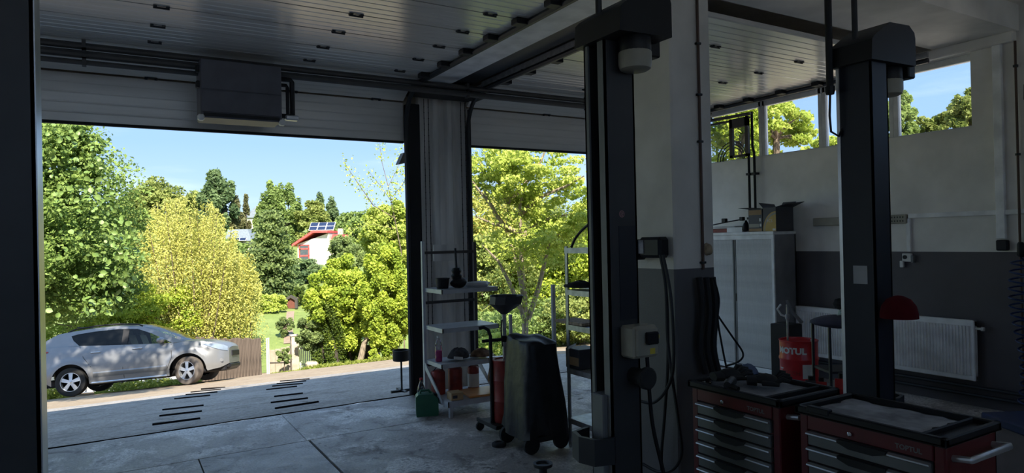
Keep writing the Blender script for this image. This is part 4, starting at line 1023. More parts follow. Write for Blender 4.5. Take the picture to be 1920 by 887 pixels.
# ------------------------------------------------------------------ outside: terrain
SL = .147
def zt(Y, X=None):
    if Y < 7.35: return -.12
    if Y < 19.6: return -SL * (Y - 7.35)
    z = -SL * 12.25
    if Y < 27: return z - .21 * (Y - 19.6)
    z -= .21 * 7.4
    if Y < 31: return z - .02 * (Y - 27)
    z -= .08
    if Y < 64: return z + .115 * (Y - 31)
    return z + .115 * 33 + .09 * (Y - 64)
def terrain(name, x0, x1, y0, y1, nx, ny, m_, label, off=0.0, rough=.0):
    xs = np.linspace(x0, x1, nx); ys = np.linspace(y0, y1, ny)
    rows = [[(x, y, zt(y, x) + off + (rough * math.sin(x * 1.3 + y * .7) * math.cos(x * .5 - y * 1.1))) for x in xs] for y in ys]
    return struct(name, MB().grid(rows), m_, label, 'ground')
rm = terrain('ramp', -11, 7.9, 7.3505, 14.6, 4, 4, 'ramp', 'rough grey concrete ramp sloping away from the doors', .0)
terrain('dirt_ground', -45, 45, 7.74, 28.5, 120, 44, 'dirt', 'sunlit sandy ground below the ramp', -.015)
terrain('grass_slope', -70, 90, 28.4, 150, 40, 50, 'grass_ground', 'green grassy slope on the far side of the lane', -.01, .05)
terrain('side_ground', 7.81, 90, -40, 7.75, 6, 6, mat('bounce_ground', (.62, .57, .49), .9, var=.15, scale=2), 'unseen ground beside the building, made pale to bounce light into the high windows', -.02)  # ground out of view, made pale to bounce sunlight up through the windows
terrain('yard_ground', -70, -10.31, -40, 7.75, 6, 6, 'dirt', 'sandy yard beside the building', -.02)
def onR(x, y):
    r = ray(x, y); t = (-SL * (0 - 7.35) - CAM_H) / (r[2] + SL * r[1]); return CPOS + r * t
grooves = [((655, 400), (935, 355)), ((658, 345), (945, 307)), ((700, 292), (955, 263)), ((718, 255), (965, 228)), ((790, 188), (1005, 167)), ((858, 163), (1048, 147)), ((888, 148), (1070, 130)), ((950, 128), (1095, 118)),
           ((1395, 247), (1655, 207)), ((1370, 212), (1590, 185)), ((1390, 175), (1560, 155)), ((1342, 133), (1525, 113)), ((1378, 112), (1560, 96)), ((1405, 97), (1580, 80)), ((1425, 82), (1600, 68))]
for (a_, b_) in grooves:
    p, q = onR(80 + a_[0] / 3.2, 690 + a_[1] / 3.2), onR(80 + b_[0] / 3.2, 690 + b_[1] / 3.2)
    y_ = (p[1] + q[1]) / 2; x0, x1 = p[0], q[0]; dy = (q[1] - p[1]) * .5
    r_ = MB(); h_ = .020; wd = .028
    vs = []
    for (x, yy) in ((x0, p[1]), (x1, q[1])):
        for (o_, hh) in ((-wd, -.01), (-wd * .6, h_), (wd * .6, h_), (wd, -.01)): vs.append((x, yy + o_, zt(yy + o_) + hh))
    r_.add(vs, [(0, 1, 5, 4), (1, 2, 6, 5), (2, 3, 7, 6), (0, 1, 2, 3), (4, 5, 6, 7)]); r_.build('anti_slip_rib', MT.get('rib') or MM('rib', (.016, .015, .015), 1.0, spec=0.0), rm)  # near-black colour stands in for the shade on the ribs' near sides

# ------------------------------------------------------------------ cars
def car(label, paint, near_rear, near_front, n, steer, group, track=.78):
    nr = Vector(near_rear); nf = Vector(near_front); nv = Vector(n).normalized()
    hd = (nf - nr); hd = (hd - nv * hd.dot(nv)).normalized(); lf = nv.cross(hd).normalized()
    loc = nr + lf * track
    T = thing('parked_car', label, 'car', (0, 0, 0), group=group)
    Mx = Matrix.Identity(4)
    for i in range(3): Mx[i][0], Mx[i][1], Mx[i][2], Mx[i][3] = hd[i], lf[i], nv[i], loc[i]
    T.matrix_world = Mx; T.location = loc; T.rotation_mode = 'QUATERNION'; T.rotation_quaternion = Mx.to_quaternion()
    WB = 2.66; WR = .345; AR = .425
    ip = np.interp
    ZT_ = ([-.86, -.80, -.6, 0, 1.2, 2.37, 2.62, 3.02, 3.32, 3.47, 3.56], [1.08, 1.17, 1.20, 1.19, 1.12, 1.045, 1.075, 1.03, .96, .90, .80])
    WW = ([-.86, -.78, -.4, 0, 2.6, 3.0, 3.25, 3.42, 3.56], [.74, .82, .88, .905, .905, .89, .83, .73, .55])
    ZL = ([-.86, -.55, -.45, .5, 2.2, 3.06, 3.12, 3.4, 3.56], [.50, .36, .28, .26, .26, .26, .30, .34, .42])
    xs = sorted(set([round(v, 4) for v in list(np.linspace(-.86, 3.56, 50)) + [c_ + AR * math.cos(t) for c_ in (0, WB) for t in np.linspace(0, math.pi, 17)]]))
    def low(x):
        z = float(ip(x, *ZL))
        for c_ in (0, WB):
            if abs(x - c_) < AR: z = max(z, WR + math.sqrt(max(0, AR * AR - (x - c_) ** 2)))
        return z
    def yside(x, z):
        w = float(ip(x, *WW)); zt_ = float(ip(x, *ZT_)); zb = .26; t = (z - zb) / max(.05, zt_ - zb)
        y = w * float(ip(t, [0, .12, .2, .24, .55, .85, 1.0], [.955, .965, .985, 1.0, 1.0, .975, .925]))
        for c_ in (0, WB):
            r_ = math.hypot(x - c_, z - WR)
            if r_ < AR + .09: y += .022
            elif r_ < AR + .16: y += .022 * (AR + .16 - r_) / .07
        return y
    lv = np.linspace(0, 1, 12)
    sides = MB()
    for sgn in (-1, 1):
        sides.grid([[(x, sgn * yside(x, z), z) for z in (low(x) + (float(ip(x, *ZT_)) - low(x)) * lv)] for x in xs])
    sides.build('body_side', paint, T, 50)
    hood = MB()
    hx = [x for x in xs if x >= 2.33]
    def hoodrow(x): 
        z = float(ip(x, *ZT_)); w = yside(x, z); return [(x, w * t, z + .045 * (1 - t * t)) for t in (-1, -.85, -.6, -.3, 0, .3, .6, .85, 1)]
    hood.grid([hoodrow(x) for x in hx]); hood.build('hood', paint, T, 50)
    nose = MB(); x = 3.56
    zl, zh = low(x), float(ip(x, *ZT_))
    nose.grid([[(x + .03 * (1 - t * t), yside(x, zl + (zh - zl) * u) * t, zl + (zh - zl) * u + .045 * u * (1 - t * t)) for t in np.linspace(-1, 1, 9)] for u in np.linspace(0, 1, 5)])
    nose.build('front_bumper', paint, T, 50)
    box(3.56, -.36, .60, 3.605, .36, .74, b=.01).build('grille', 'black', T); box(3.38, -.55, .28, 3.59, .55, .44, b=.05).build('lower_bumper', 'black', T)
    rear = MB(); x = -.86; zl, zh = low(x), float(ip(x, *ZT_))
    rear.grid([[(x - .03 * (1 - t * t), yside(x, zl + (zh - zl) * u) * t, zl + (zh - zl) * u) for t in np.linspace(-1, 1, 9)] for u in np.linspace(0, 1, 4)]); rear.build('tailgate', paint, T, 50)
    box(-.80, -.62, .24, 3.5, .62, .42, b=.03).build('underbody', 'black', T)
    for c_ in (0, WB): box(c_ - .46, -.70, .40, c_ + .46, .70, .84, b=.05).build('wheel_well', 'black', T)
    box(.4, -.83, .22, 2.2, .83, .30, b=.02).build('sill', 'black', T)
    box(-.5, -.80, .86, 2.45, .80, .95).build('cabin_floor', 'black', T)
    # greenhouse
    outer = [(-.78, 1.19), (-.60, 1.40), (-.36, 1.52), (0, 1.56), (.5, 1.595), (1.0, 1.60), (1.52, 1.55), (1.92, 1.40), (2.56, 1.07)]
    inner = [(.18, 1.195), (.03, 1.33), (-.04, 1.45), (.12, 1.485), (.5, 1.515), (1.0, 1.525), (1.46, 1.485), (1.80, 1.345), (2.30, 1.06)]
    zb_ = lambda x: float(ip(x, *ZT_))
    def gy(x, z): return float(ip(z, [1.04, 1.2, 1.60], [.84, .815, .62])) * (1 if x > -.2 else 1 - .12 * min(1, (-.2 - x) / .6))
    for sgn in (-1, 1):
        fr = MB()
        for i in range(len(outer) - 1):
            (a0, b0), (a1, b1) = outer[i], outer[i + 1]; (c0, d0), (c1, d1) = inner[i], inner[i + 1]
            fr.add([(a0, sgn * gy(a0, b0), b0), (a1, sgn * gy(a1, b1), b1), (c1, sgn * (gy(c1, d1) + .004), d1), (c0, sgn * (gy(c0, d0) + .004), d0)], [(0, 1, 2, 3)])
        # belt strip behind and under the glass
        fr.add([(-.78, sgn * gy(-.78, 1.19), 1.19), (.18, sgn * gy(.18, 1.195), 1.195), (.18, sgn * yside(.18, zb_(.18)), zb_(.18)), (-.78, sgn * yside(-.78, zb_(-.78)), zb_(-.78))], [(0, 1, 2, 3)])
        bl = [(.18, 1.195), (.7, 1.155), (1.2, 1.12), (1.8, 1.085), (2.30, 1.06), (2.56, 1.07)]
        for (a0, b0), (a1, b1) in zip(bl[:-1], bl[1:]):
            fr.add([(a0, sgn * gy(a0, b0), b0), (a1, sgn * gy(a1, b1), b1), (a1, sgn * yside(a1, zb_(a1)), zb_(a1)), (a0, sgn * yside(a0, zb_(a0)), zb_(a0))], [(0, 1, 2, 3)])
        fr.build('window_surround', paint, T, 50)
        def poly(pts, nm, m_, off=-.004):
            o_ = MB(); k = len(pts); o_.add([(x, sgn * (gy(x, z) + off), z) for x, z in pts], [tuple(range(k))]); return o_.build(nm, m_, T)
        poly([(.18, 1.195), (.03, 1.33), (-.04, 1.45), (.12, 1.485), (.5, 1.515), (1.0, 1.525), (1.15, 1.515), (1.15, 1.125), (.7, 1.155)], 'rear_side_window', 'car_glass')
        poly([(1.25, 1.12), (1.25, 1.507), (1.46, 1.485), (1.80, 1.345), (2.30, 1.06), (1.8, 1.085)], 'front_side_window', 'car_clear')
        poly([(1.13, 1.12), (1.13, 1.52), (1.27, 1.51), (1.27, 1.115)], 'b_pillar', 'black', .006)
        # trim, seams, handles, rails, mirror
        y_ = lambda x, z: sgn * yside(x, z)
        strip = MB(); X_ = np.linspace(.52, 2.18, 10)
        strip.grid([[(x, y_(x, z) + sgn * o_, z) for x in X_] for z, o_ in ((.40, .004), (.43, .022), (.50, .022), (.53, .004))]); strip.build('door_moulding', paint, T)
        step = MB().tube([(.48, sgn * .895, .275), (2.18, sgn * .895, .275)], .026, 8); step.build('side_step', 'rim', T)
        for pts in ([(1.20, 1.11), (1.18, .55), (1.20, .32)], [(2.28, 1.04), (2.30, .7), (2.20, .45)], [(.20, 1.18), (.30, .9), (.47, .66)]):
            sm_ = MB().tube([(x, y_(x, z) + sgn * .0015, z) for x, z in pts], .005, 5); sm_.build('door_seam', 'black', T)
        for x0 in (.46, 1.40):
            hb = MB().tube([(x0, y_(x0, 1.0) + sgn * .01, 1.005), (x0 + .02, y_(x0, 1.0) + sgn * .035, 1.005), (x0 + .19, y_(x0 + .19, 1.0) + sgn * .035, 1.0), (x0 + .21, y_(x0 + .2, 1.0) + sgn * .01, 1.0)], .014, 6); hb.build('door_handle', 'rim', T)
        rl = MB().tube([(-.15, sgn * .60, 1.55), (.0, sgn * .60, 1.61), (.5, sgn * .59, 1.655), (1.0, sgn * .585, 1.655), (1.45, sgn * .59, 1.60), (1.55, sgn * .60, 1.555)], .018, 7); rl.build('roof_rail', 'black', T)
        mr = MB().grid([[(2.06 + .10 * math.cos(a_) * math.cos(b_), sgn * (.93 + .10 * math.cos(a_) * math.sin(b_)), 1.15 + .075 * math.sin(a_)) for b_ in np.linspace(0, 2 * math.pi, 13)] for a_ in np.linspace(-1.5, 1.5, 7)])
        mr.tube([(2.08, sgn * .80, 1.09), (2.08, sgn * .9, 1.12)], .025, 6); mr.build('door_mirror', paint, T, 180)
        hl = MB(); HX = np.linspace(3.0, 3.53, 9)
        hl.grid([[(x + .008, y_(x, zb0 + (zt0 - zb0) * t) + sgn * .010, zb0 + (zt0 - zb0) * t) for t in (0, .33, .66, 1)] for x in HX for zb0, zt0 in [(float(ip(x, [3.0, 3.25, 3.45, 3.53], [.95, .84, .76, .74])), float(ip(x, [3.0, 3.3, 3.45, 3.53], [.965, .945, .90, .84])))]])
        hl.build('headlight', 'head_glass', T)
        MB().lathe([(0, 0), (.04, .0), (.045, -.01)], (3.42, y_(3.42, .52) + sgn * .012, .52), 12, 'y').build('fog_light', 'rim', T)
        tl_ = MB(); tl_.grid([[(x, y_(x, z) + sgn * .010, z) for z in np.linspace(zc - hh_, zc + hh_, 3)] for x, zc, hh_ in ((-.84, 1.05, .075), (-.74, 1.06, .065), (-.62, 1.085, .04), (-.50, 1.11, .008))]); tl_.build('tail_light', 'tail', T)
    rf = MB(); rx = [(-.36, 1.52), (0, 1.56), (.5, 1.595), (1.0, 1.60), (1.3, 1.58), (1.52, 1.55)]
    rf.grid([[(x, gy(x, z) * t, z + .05 * (1 - t * t)) for t in np.linspace(-1, 1, 9)] for x, z in rx]); rf.build('roof', paint, T, 50)
    ws = MB(); ws.grid([[(x + .10 * (1 - t * t), gy(x, z) * t * .98, z + .05 * (1 - t * t) * (1 if z > 1.3 else .9)) for t in np.linspace(-1, 1, 9)] for x, z in ((1.52, 1.55), (1.92, 1.40), (2.50, 1.07))]); ws.build('windscreen', 'car_clear', T, 60)
    rw = MB(); rw.grid([[(x - .06 * (1 - t * t), gy(x, z) * t, z + .05 * (1 - t * t)) for t in np.linspace(-1, 1, 9)] for x, z in ((-.36, 1.52), (-.60, 1.40), (-.78, 1.18))]); rw.build('rear_window', 'car_glass', T, 60)
    for x0 in (.05, .95):
        for z in (1.655,): MB().tube([(x0, -.60, z), (x0, .60, z)], .014, 6).build('roof_bar', 'black', T)
    for (x0, y0) in ((1.45, -.38), (1.45, .38), (.5, -.38), (.5, .38)):
        st = MB().box(x0 - .30, y0 - .24, .92, x0 + .22, y0 + .24, 1.05, b=.04); st.prism([(x0 - .26, 1.0), (x0 - .12, 1.0), (x0 - .24, 1.36), (x0 - .34, 1.36)], y0 - .23, y0 + .23, 'y'); st.prism([(x0 - .33, 1.37), (x0 - .25, 1.37), (x0 - .28, 1.48), (x0 - .35, 1.48)], y0 - .12, y0 + .12, 'y'); st.build('seat', 'black', T)
    # wheels
    ty = MB().lathe([(.225, -.10), (.30, -.112), (.335, -.10), (WR, -.07), (WR, .07), (.335, .10), (.30, .112), (.225, .10), (.225, -.10)], (0, 0, 0), 36, 'y', cap=False).mesh('tyre', 'tyre')
    ty2 = MB().lathe([(.225, -.10), (.30, -.112), (.335, -.10), (WR, -.07), (WR, .07), (.335, .10), (.30, .112), (.225, .10), (.225, -.10)], (0, 0, 0), 36, 'y', cap=False).mesh('tyre', 'tyre_dusty')
    rm_ = MB().lathe([(.228, -.10), (.215, -.10), (.205, -.06), (.205, .08), (.228, .10)], (0, 0, 0), 36, 'y', cap=False); rm_.lathe([(0, -.09), (.045, -.085), (.05, -.06), (0, -.06)], (0, 0, 0), 16, 'y')
    for k in range(5):
        a_ = 2 * math.pi * k / 5 + .3; c_, s_ = math.cos(a_), math.sin(a_)
        def R_(r, w, y): return (r * c_ - w * s_, y, r * s_ + w * c_)
        rm_.add([R_(.03, -.032, -.088), R_(.03, .032, -.088), R_(.215, .048, -.085), R_(.215, -.048, -.085), R_(.03, -.032, -.06), R_(.03, .032, -.06), R_(.215, .048, -.05), R_(.215, -.048, -.05)], [(0, 1, 2, 3), (0, 1, 5, 4), (1, 2, 6, 5), (2, 3, 7, 6), (3, 0, 4, 7)])
    rm_ = rm_.mesh('rim', 'rim'); dk = MB().lathe([(.205, -.03), (0, -.03)], (0, 0, 0), 24, 'y').mesh('brake_disc', 'black')
    for x0 in (0, WB):
        for sgn in (-1, 1):
            w_ = link('wheel', ty2 if (x0 and steer) else ty, T, (x0, sgn * track, WR)); rz = 0 if sgn < 0 else math.pi
            w_.rotation_euler = (0, 0, rz + (steer if x0 else 0))
            link('rim', rm_, w_); link('brake_disc', dk, w_)
    return T
nrm = (0, SL, 1)
def gp(x, y, off=0.0): return (x, y, zt(y) + off)
car('silver estate car with roof rails parked on the slope', 'silver_paint', gp(-.94, 19.35), gp(1.55, 18.41), nrm, -.38, None)
q = P(273, 735, 21.2); q2 = P(273 - 150, 745, 22.2)
car('white car mostly hidden behind the silver car', 'car_white', (q2[0], q2[1], zt(q2[1], q2[0])), (q[0], q[1], zt(q[1], q[0])), nrm, 0, None)

# ------------------------------------------------------------------ vegetation
def leaf_mesh(name, C, size, m_, rng, up=.3, asp=.62, tone=None):
    n = len(C); C = np.asarray(C, dtype=np.float64)
    nrm = rng.normal(size=(n, 3)); nrm[:, 2] = np.abs(nrm[:, 2]) * .8 + up; nrm[:, 1] -= .45
    nrm /= np.linalg.norm(nrm, axis=1)[:, None]
    t = rng.normal(size=(n, 3)); t[:, 2] -= .5
    t -= nrm * (t * nrm).sum(1)[:, None]; t /= np.linalg.norm(t, axis=1)[:, None] + 1e-9
    b = np.cross(nrm, t); s = size * rng.uniform(.65, 1.3, n)[:, None]
    V = np.empty((n, 4, 3)); V[:, 0] = C - t * s * .5; V[:, 1] = C + b * s * asp * .5 + nrm * s * .10; V[:, 2] = C + t * s * .5; V[:, 3] = C - b * s * asp * .5 + nrm * s * .10
    me = bpy.data.meshes.new(name); me.vertices.add(n * 4); me.vertices.foreach_set('co', V.reshape(-1).astype(np.float32))
    me.loops.add(n * 4); me.loops.foreach_set('vertex_index', np.arange(n * 4, dtype=np.int32))
    me.polygons.add(n); me.polygons.foreach_set('loop_start', np.arange(0, n * 4, 4, dtype=np.int32)); me.polygons.foreach_set('loop_total', np.full(n, 4, dtype=np.int32))
    at = me.attributes.new('rnd', 'FLOAT', 'POINT')
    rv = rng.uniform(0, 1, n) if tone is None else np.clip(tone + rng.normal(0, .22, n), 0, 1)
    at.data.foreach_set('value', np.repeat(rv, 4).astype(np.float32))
    me.materials.append(MT[m_]); me.update(); me.validate(); return me
LEAF = dict(lime=((.12, .20, .045), (.36, .48, .12)), yellow=((.38, .39, .08), (.72, .68, .20)), walnut=((.20, .30, .03), (.56, .64, .09)),
            dark=((.08, .14, .06), (.23, .32, .13)), mid=((.14, .22, .06), (.34, .44, .13)), olive=((.17, .23, .05), (.38, .42, .12)),
            conifer=((.12, .13, .06), (.27, .27, .12)), ivy=((.035, .07, .012), (.16, .22, .03)), fresh=((.30, .40, .05), (.62, .68, .16)),
            cedar=((.09, .14, .05), (.32, .40, .13)), grass=((.20, .26, .04), (.40, .44, .10)))
for k, (a_, b_) in LEAF.items(): MT['leaf_' + k] = leafmat('leaf_' + k, a_, b_, .42)
def crown_pts(n, K, c, rad, rng, shell=.45, rc=.26, zmin=None, taper=0.0):
    d = rng.normal(size=(K, 3)); d /= np.linalg.norm(d, axis=1)[:, None]
    r = rng.uniform(shell ** 3, 1, K) ** (1 / 3)
    cl = d * r[:, None]
    if taper: cl[:, :2] *= (1 - taper * (cl[:, 2:3] * .5 + .5))
    k = rng.integers(0, K, n); off = rng.normal(size=(n, 3)); off /= np.linalg.norm(off, axis=1)[:, None]; off *= (rng.uniform(.2, 1, n) ** .5)[:, None]
    p = cl[k] + off * rc * np.array([1, 1, .75])
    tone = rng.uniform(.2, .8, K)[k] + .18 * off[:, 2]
    return np.asarray(c) + p * np.asarray(rad), np.asarray(c) + cl * np.asarray(rad), tone
def tree(name, label, cat, px_, py_, d, rx_px, rz_px, leaf, n, K, size, group=None, bark='bark', trunk_r=.18, shell=.45, rc=.26, ry=None, base_px=None, seed=0, taper=0.0, nb=10, cw=None, base_xy=None):
    rng = np.random.default_rng(abs(seed + int(px_) * 7 + int(py_)) + 1); c = P(px_, py_, d) if cw is None else np.array(cw); k = d / FPX
    rad = (rx_px * k, (ry or rx_px * k * .8), rz_px * k)
    bx, by = (c[0], c[1]) if base_px is None else tuple(P(base_px, py_, d)[:2])
    if base_xy: bx, by = base_xy
    bz = zt(by)
    T = thing(name, label, cat, (bx, by, bz), group=group)
    pts, cl, tone = crown_pts(n, K, c, rad, rng, shell, rc, taper=taper)
    o_ = np.array([bx, by, bz])
    ok = pts[:, 2] > bz + .05
    link('foliage', leaf_mesh('foliage', (pts - o_)[ok], size, 'leaf_' + leaf, rng, tone=tone[ok]), T)['kind'] = 'stuff'
    if trunk_r > 0:
        tr = MB(); cc = c - o_; fork = cc * np.array([.6, .6, 1]) - np.array([0, 0, rad[2] * .45]); fork[2] = max(fork[2], .4)
        tr.tube([(0, 0, -.2), tuple(fork * np.array([.4, .4, .5])), tuple(fork)], [trunk_r * 1.25, trunk_r, trunk_r * .8], 9); tr.build('trunk', bark, T)
        for q in cl[rng.permutation(K)[:nb]] - o_:
            midp = (fork + q) / 2 + np.array([0, 0, .12 * rad[2]])
            MB().tube([tuple(fork), tuple(midp), tuple(q)], [trunk_r * .5, trunk_r * .28, trunk_r * .08], 6, False).build('branch', bark, T)
    return T
G1, G2, G3 = 'trees on the far hillside', 'bushes along the lane', 'trees beside the building'
# near lime tree at left
TA = tree('leafy_tree', 'big leafy green tree filling the left of the opening', 'tree', -10, 405, 21, 235, 235, 'lime', 50000, 260, .13, None, 'bark', .25, .35, .19, 3.6, -30, 1)
rng = np.random.default_rng(5); lo_ = np.array(TA.location)
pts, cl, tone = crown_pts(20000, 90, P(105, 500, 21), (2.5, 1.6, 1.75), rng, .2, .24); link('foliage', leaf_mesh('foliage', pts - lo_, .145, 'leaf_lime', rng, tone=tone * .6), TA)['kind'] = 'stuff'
pts, cl, tone = crown_pts(10000, 60, P(95, 310, 21), (1.5, 1.2, 1.8), rng, .3, .24); link('foliage', leaf_mesh('foliage', pts - lo_, .17, 'leaf_lime', rng, tone=tone), TA)['kind'] = 'stuff'
lv = MB(); prof = [(-.5, 0), (-.42, .28), (-.1, .44), (.2, .36), (.5, 0)]
vs = [(x * .15, 0, 0) for x, w in prof] + [(x * .15, w * .15, .016) for x, w in prof[1:4]] + [(x * .15, -w * .15, .016) for x, w in prof[1:4]]
lv.add(vs, [(0, 5, 1), (1, 5, 6, 2), (2, 6, 7, 3), (3, 7, 4), (0, 1, 8), (1, 2, 9, 8), (2, 3, 10, 9), (3, 4, 10)])
MT['leaf_single'] = mat('leaf_single', (.10, .17, .035), .5, var=.35, scale=3, col2=(.22, .32, .07))
lm = lv.mesh('leaf', 'leaf_single', 180)
for k in range(280):
    t = rng.uniform(0, 1); py_ = 232 + 360 * t; edge = np.interp(py_, [232, 300, 400, 460, 520, 560, 600], [150, 190, 235, 272, 262, 245, 200])
    p = P(edge - abs(rng.normal(0, 55)), py_, 21 - 1.9 + rng.uniform(-.5, .5)) - lo_
    o = link('leaf', lm, TA, tuple(p)); o.rotation_euler = tuple(rng.uniform(-1.2, 1.2, 3) + np.array([1.0, 0, 0])); s_ = rng.uniform(.7, 1.25); o.scale = (s_, s_, s_)
# shade tree left of the frame whose dapples fall on the car
tree('shade_tree', 'tree standing left of the ramp, shading the silver car', 'tree', -520, 250, 12.5, 270, 190, 'lime', 9000, 90, .17, None, 'bark', .2, .2, .2, 2.7, None, 3, cw=(-1.7, 12.2, 6.6), base_xy=(-5.2, 12.4))
# yellow bush with upright shoots
def shoots(name, label, px0, px1, pyb, pyt, d, leaf, n, size, seed, ns=46, group=G2):
    rng = np.random.default_rng(seed); c = P((px0 + px1) / 2, pyb, d); b0 = np.array([c[0], c[1], zt(c[1])]); T = thing(name, label, 'bush', b0, group=group)
    P_, tone = [], []; st = MB()
    tl_, tr_ = px0, px1
    for k in range(ns):
        u = (k + .5) / ns; tx = px0 + (px1 - px0) * u; hh = 1 - .36 * abs(2 * u - 1) ** 3 + rng.uniform(-.2, .05)
        top = P(tx, pyb + (pyt - pyb) * hh, d + rng.uniform(-1.6, 1.6)); root = b0 + np.array([rng.normal(0, .35), rng.normal(0, .3), 0])
        root = root + (np.array([top[0], top[1], b0[2]]) - b0) * .45
        ts = rng.uniform(.02, 1.0, n // ns) ** .8; bend = ts ** .7
        line = root[None] + (top - root)[None] * np.stack([bend, bend, ts], 1)
        P_.append(line + rng.normal(size=(len(ts), 3)) * (.42 * (1.0 - ts) ** 1.3 + .045)[:, None]); tone.append(np.full(len(ts), rng.uniform(.25, .85)))
        if k % 3 == 0: st.tube([tuple(root - b0), tuple((root + top) / 2 - b0), tuple(top - b0)], [.04, .025, .006], 5, False)
    st.build('stem', 'bark', T); link('foliage', leaf_mesh('foliage', np.concatenate(P_) - b0, size, 'leaf_' + leaf, rng, up=.1, tone=np.concatenate(tone)), T)['kind'] = 'stuff'
shoots('golden_bush', 'tall golden yellow bush with upright shoots behind the silver car', 235, 455, 655, 378, 29, 'yellow', 44000, .09, 2, 100)
tree('garden_bush', 'bright green bush under the golden shoots', 'bush', 300, 590, 28, 75, 62, 'walnut', 9000, 60, .12, G2, 'bark', .05, seed=38)
tree('garden_bush', 'green bush at the foot of the big leafy tree behind the silver car', 'bush', 140, 590, 27, 110, 50, 'fresh', 12000, 70, .13, G2, 'bark', .05, seed=39)
shoots('golden_bush', 'lower straw-coloured bush right of the tall golden one', 375, 490, 650, 465, 30, 'yellow', 16000, .09, 3, 44)
# far hillside trees
tree('broad_tree', 'broad round olive-green tree on the skyline', 'tree', 310, 400, 74, 70, 62, 'olive', 16000, 110, .40, G1, 'bark', .3, seed=4)
tree('broad_tree', 'low olive tree at the left of the round skyline tree', 'tree', 240, 410, 70, 40, 50, 'olive', 6000, 50, .36, G1, 'bark', .25, seed=5)
tree('tall_tree', 'tall dark green tree standing clear on the skyline', 'tree', 407, 385, 72, 33, 60, 'dark', 10000, 60, .38, G1, 'bark_dark', .3, seed=6)
tree('conifer', 'brownish conifer right of the tall dark skyline tree', 'conifer', 443, 415, 74, 20, 50, 'conifer', 6000, 60, .34, G1, 'bark_dark', .2, seed=7, taper=.8)
tree('conifer', 'thin pointed conifer between the brownish one and the green pair', 'conifer', 462, 410, 76, 11, 48, 'conifer', 2600, 40, .30, G1, 'bark_dark', .15, seed=8, taper=.9)
tree('tall_tree', 'left of the twin green trees on the skyline', 'tree', 505, 410, 76, 26, 64, 'mid', 8000, 60, .36, G1, 'bark_dark', .25, seed=9)
tree('tall_tree', 'right of the twin green trees on the skyline', 'tree', 540, 408, 77, 26, 66, 'mid', 8000, 60, .36, G1, 'bark_dark', .25, seed=10)
tree('broad_tree', 'bright green rounded tree above the solar panels', 'tree', 585, 420, 76, 30, 40, 'olive', 7000, 60, .34, G1, 'bark', .25, seed=11)
tree('conifer', 'dark bluish conifer behind the red-roofed house', 'conifer', 600, 412, 84, 20, 48, 'dark', 5000, 60, .34, G1, 'bark_dark', .2, seed=12, taper=.85)
tree('conifer', 'dark conifer right of the bluish one', 'conifer', 622, 418, 82, 22, 46, 'dark', 5000, 60, .34, G1, 'bark_dark', .2, seed=13, taper=.8)
tree('broad_tree', 'sloping green hedge tree at the right of the skyline', 'tree', 665, 440, 78, 48, 44, 'mid', 9000, 80, .34, G1, 'bark', .25, seed=14)
tree('broad_tree', 'green tree far behind the right end of the skyline', 'tree', 735, 440, 80, 55, 46, 'olive', 8000, 80, .36, G1, 'bark', .25, seed=15)
for k, (x, y, rx, rz, lf_) in enumerate(((120, 440, 130, 60, 'mid'), (330, 460, 100, 36, 'olive'), (430, 475, 40, 25, 'mid'))):
    tree('hedge_tree', ['mid green hedge tree low behind the big leafy tree', 'olive hedge tree low behind the golden bush', 'small green hedge tree by the left solar panels'][k], 'tree', x, y, 66, rx, rz, lf_, 6000, 60, .40, G1, 'bark', .2, seed=20 + k)
# spruce-like layered tree in front of the houses
def layered(name, label, px_, pyt, pyb, d, rpx, leaf, n, size, seed, nl=11):
    rng = np.random.default_rng(seed); top = P(px_, pyt, d); b = P(px_, pyb, d); b0 = np.array([b[0], b[1], zt(b[1])]); T = thing(name, label, 'conifer', b0); k = d / FPX
    H = top[2] - b[2]; pts = []; tone = []; br = MB(); br.tube([(0, 0, -.2), (0, 0, top[2] - b0[2])], [.22, .03], 8); zb = b[2] - b0[2]
    nb_ = nl * 6
    for i in range(nb_):
        u = (i + .5) / nb_; z = zb + H * (1 - u); R = rpx * k * (.12 + .88 * u ** .75) * rng.uniform(.75, 1.1); a_ = i * 2.4
        tip = np.array([R * math.cos(a_), R * math.sin(a_) * .85, z - .10 * R]); root = np.array([0, 0, z + .1 * R])
        m_ = n // nb_; t = rng.uniform(.15, 1, m_); wd = .30 * R * (1.1 - t)[:, None] + .16
        pts.append(root + (tip - root) * t[:, None] + rng.normal(size=(m_, 3)) * wd * np.array([1, 1, .38])); tone.append(np.full(m_, rng.uniform(.15, .75)))
        br.tube([tuple(root), tuple(tip * np.array([.7, .7, 1]))], [.04, .012], 5, False)
    br.build('trunk', 'bark_dark', T); link('foliage', leaf_mesh('foliage', np.concatenate(pts), size, 'leaf_' + leaf, rng, tone=np.concatenate(tone)), T)['kind'] = 'stuff'
layered('layered_conifer', 'large dark layered conifer in front of the red-roofed house', 512, 398, 625, 44, 68, 'cedar', 24000, .22, 30)
layered('layered_conifer', 'smaller conifer hiding the foot of the big layered one', 478, 470, 615, 43, 46, 'cedar', 9000, .2, 31)
tree('garden_bush', 'dark grey-green bush below the house wall', 'bush', 578, 520, 50, 38, 32, 'dark', 8000, 50, .22, G2, 'bark_dark', .1, seed=32)
tree('garden_bush', 'weeping greenish bush beside the house wall', 'bush', 650, 480, 52, 34, 40, 'cedar', 8000, 50, .22, G2, 'bark_dark', .12, seed=33)
tree('garden_bush', 'bright yellow-green clipped bush on the lawn', 'bush', 508, 575, 40, 28, 26, 'fresh', 6000, 40, .15, G2, 'bark', .06, seed=34)
tree('garden_bush', 'dark green cone bush beside the garden arch', 'bush', 560, 563, 42, 17, 25, 'ivy', 4000, 30, .13, G2, 'bark', .06, seed=35)
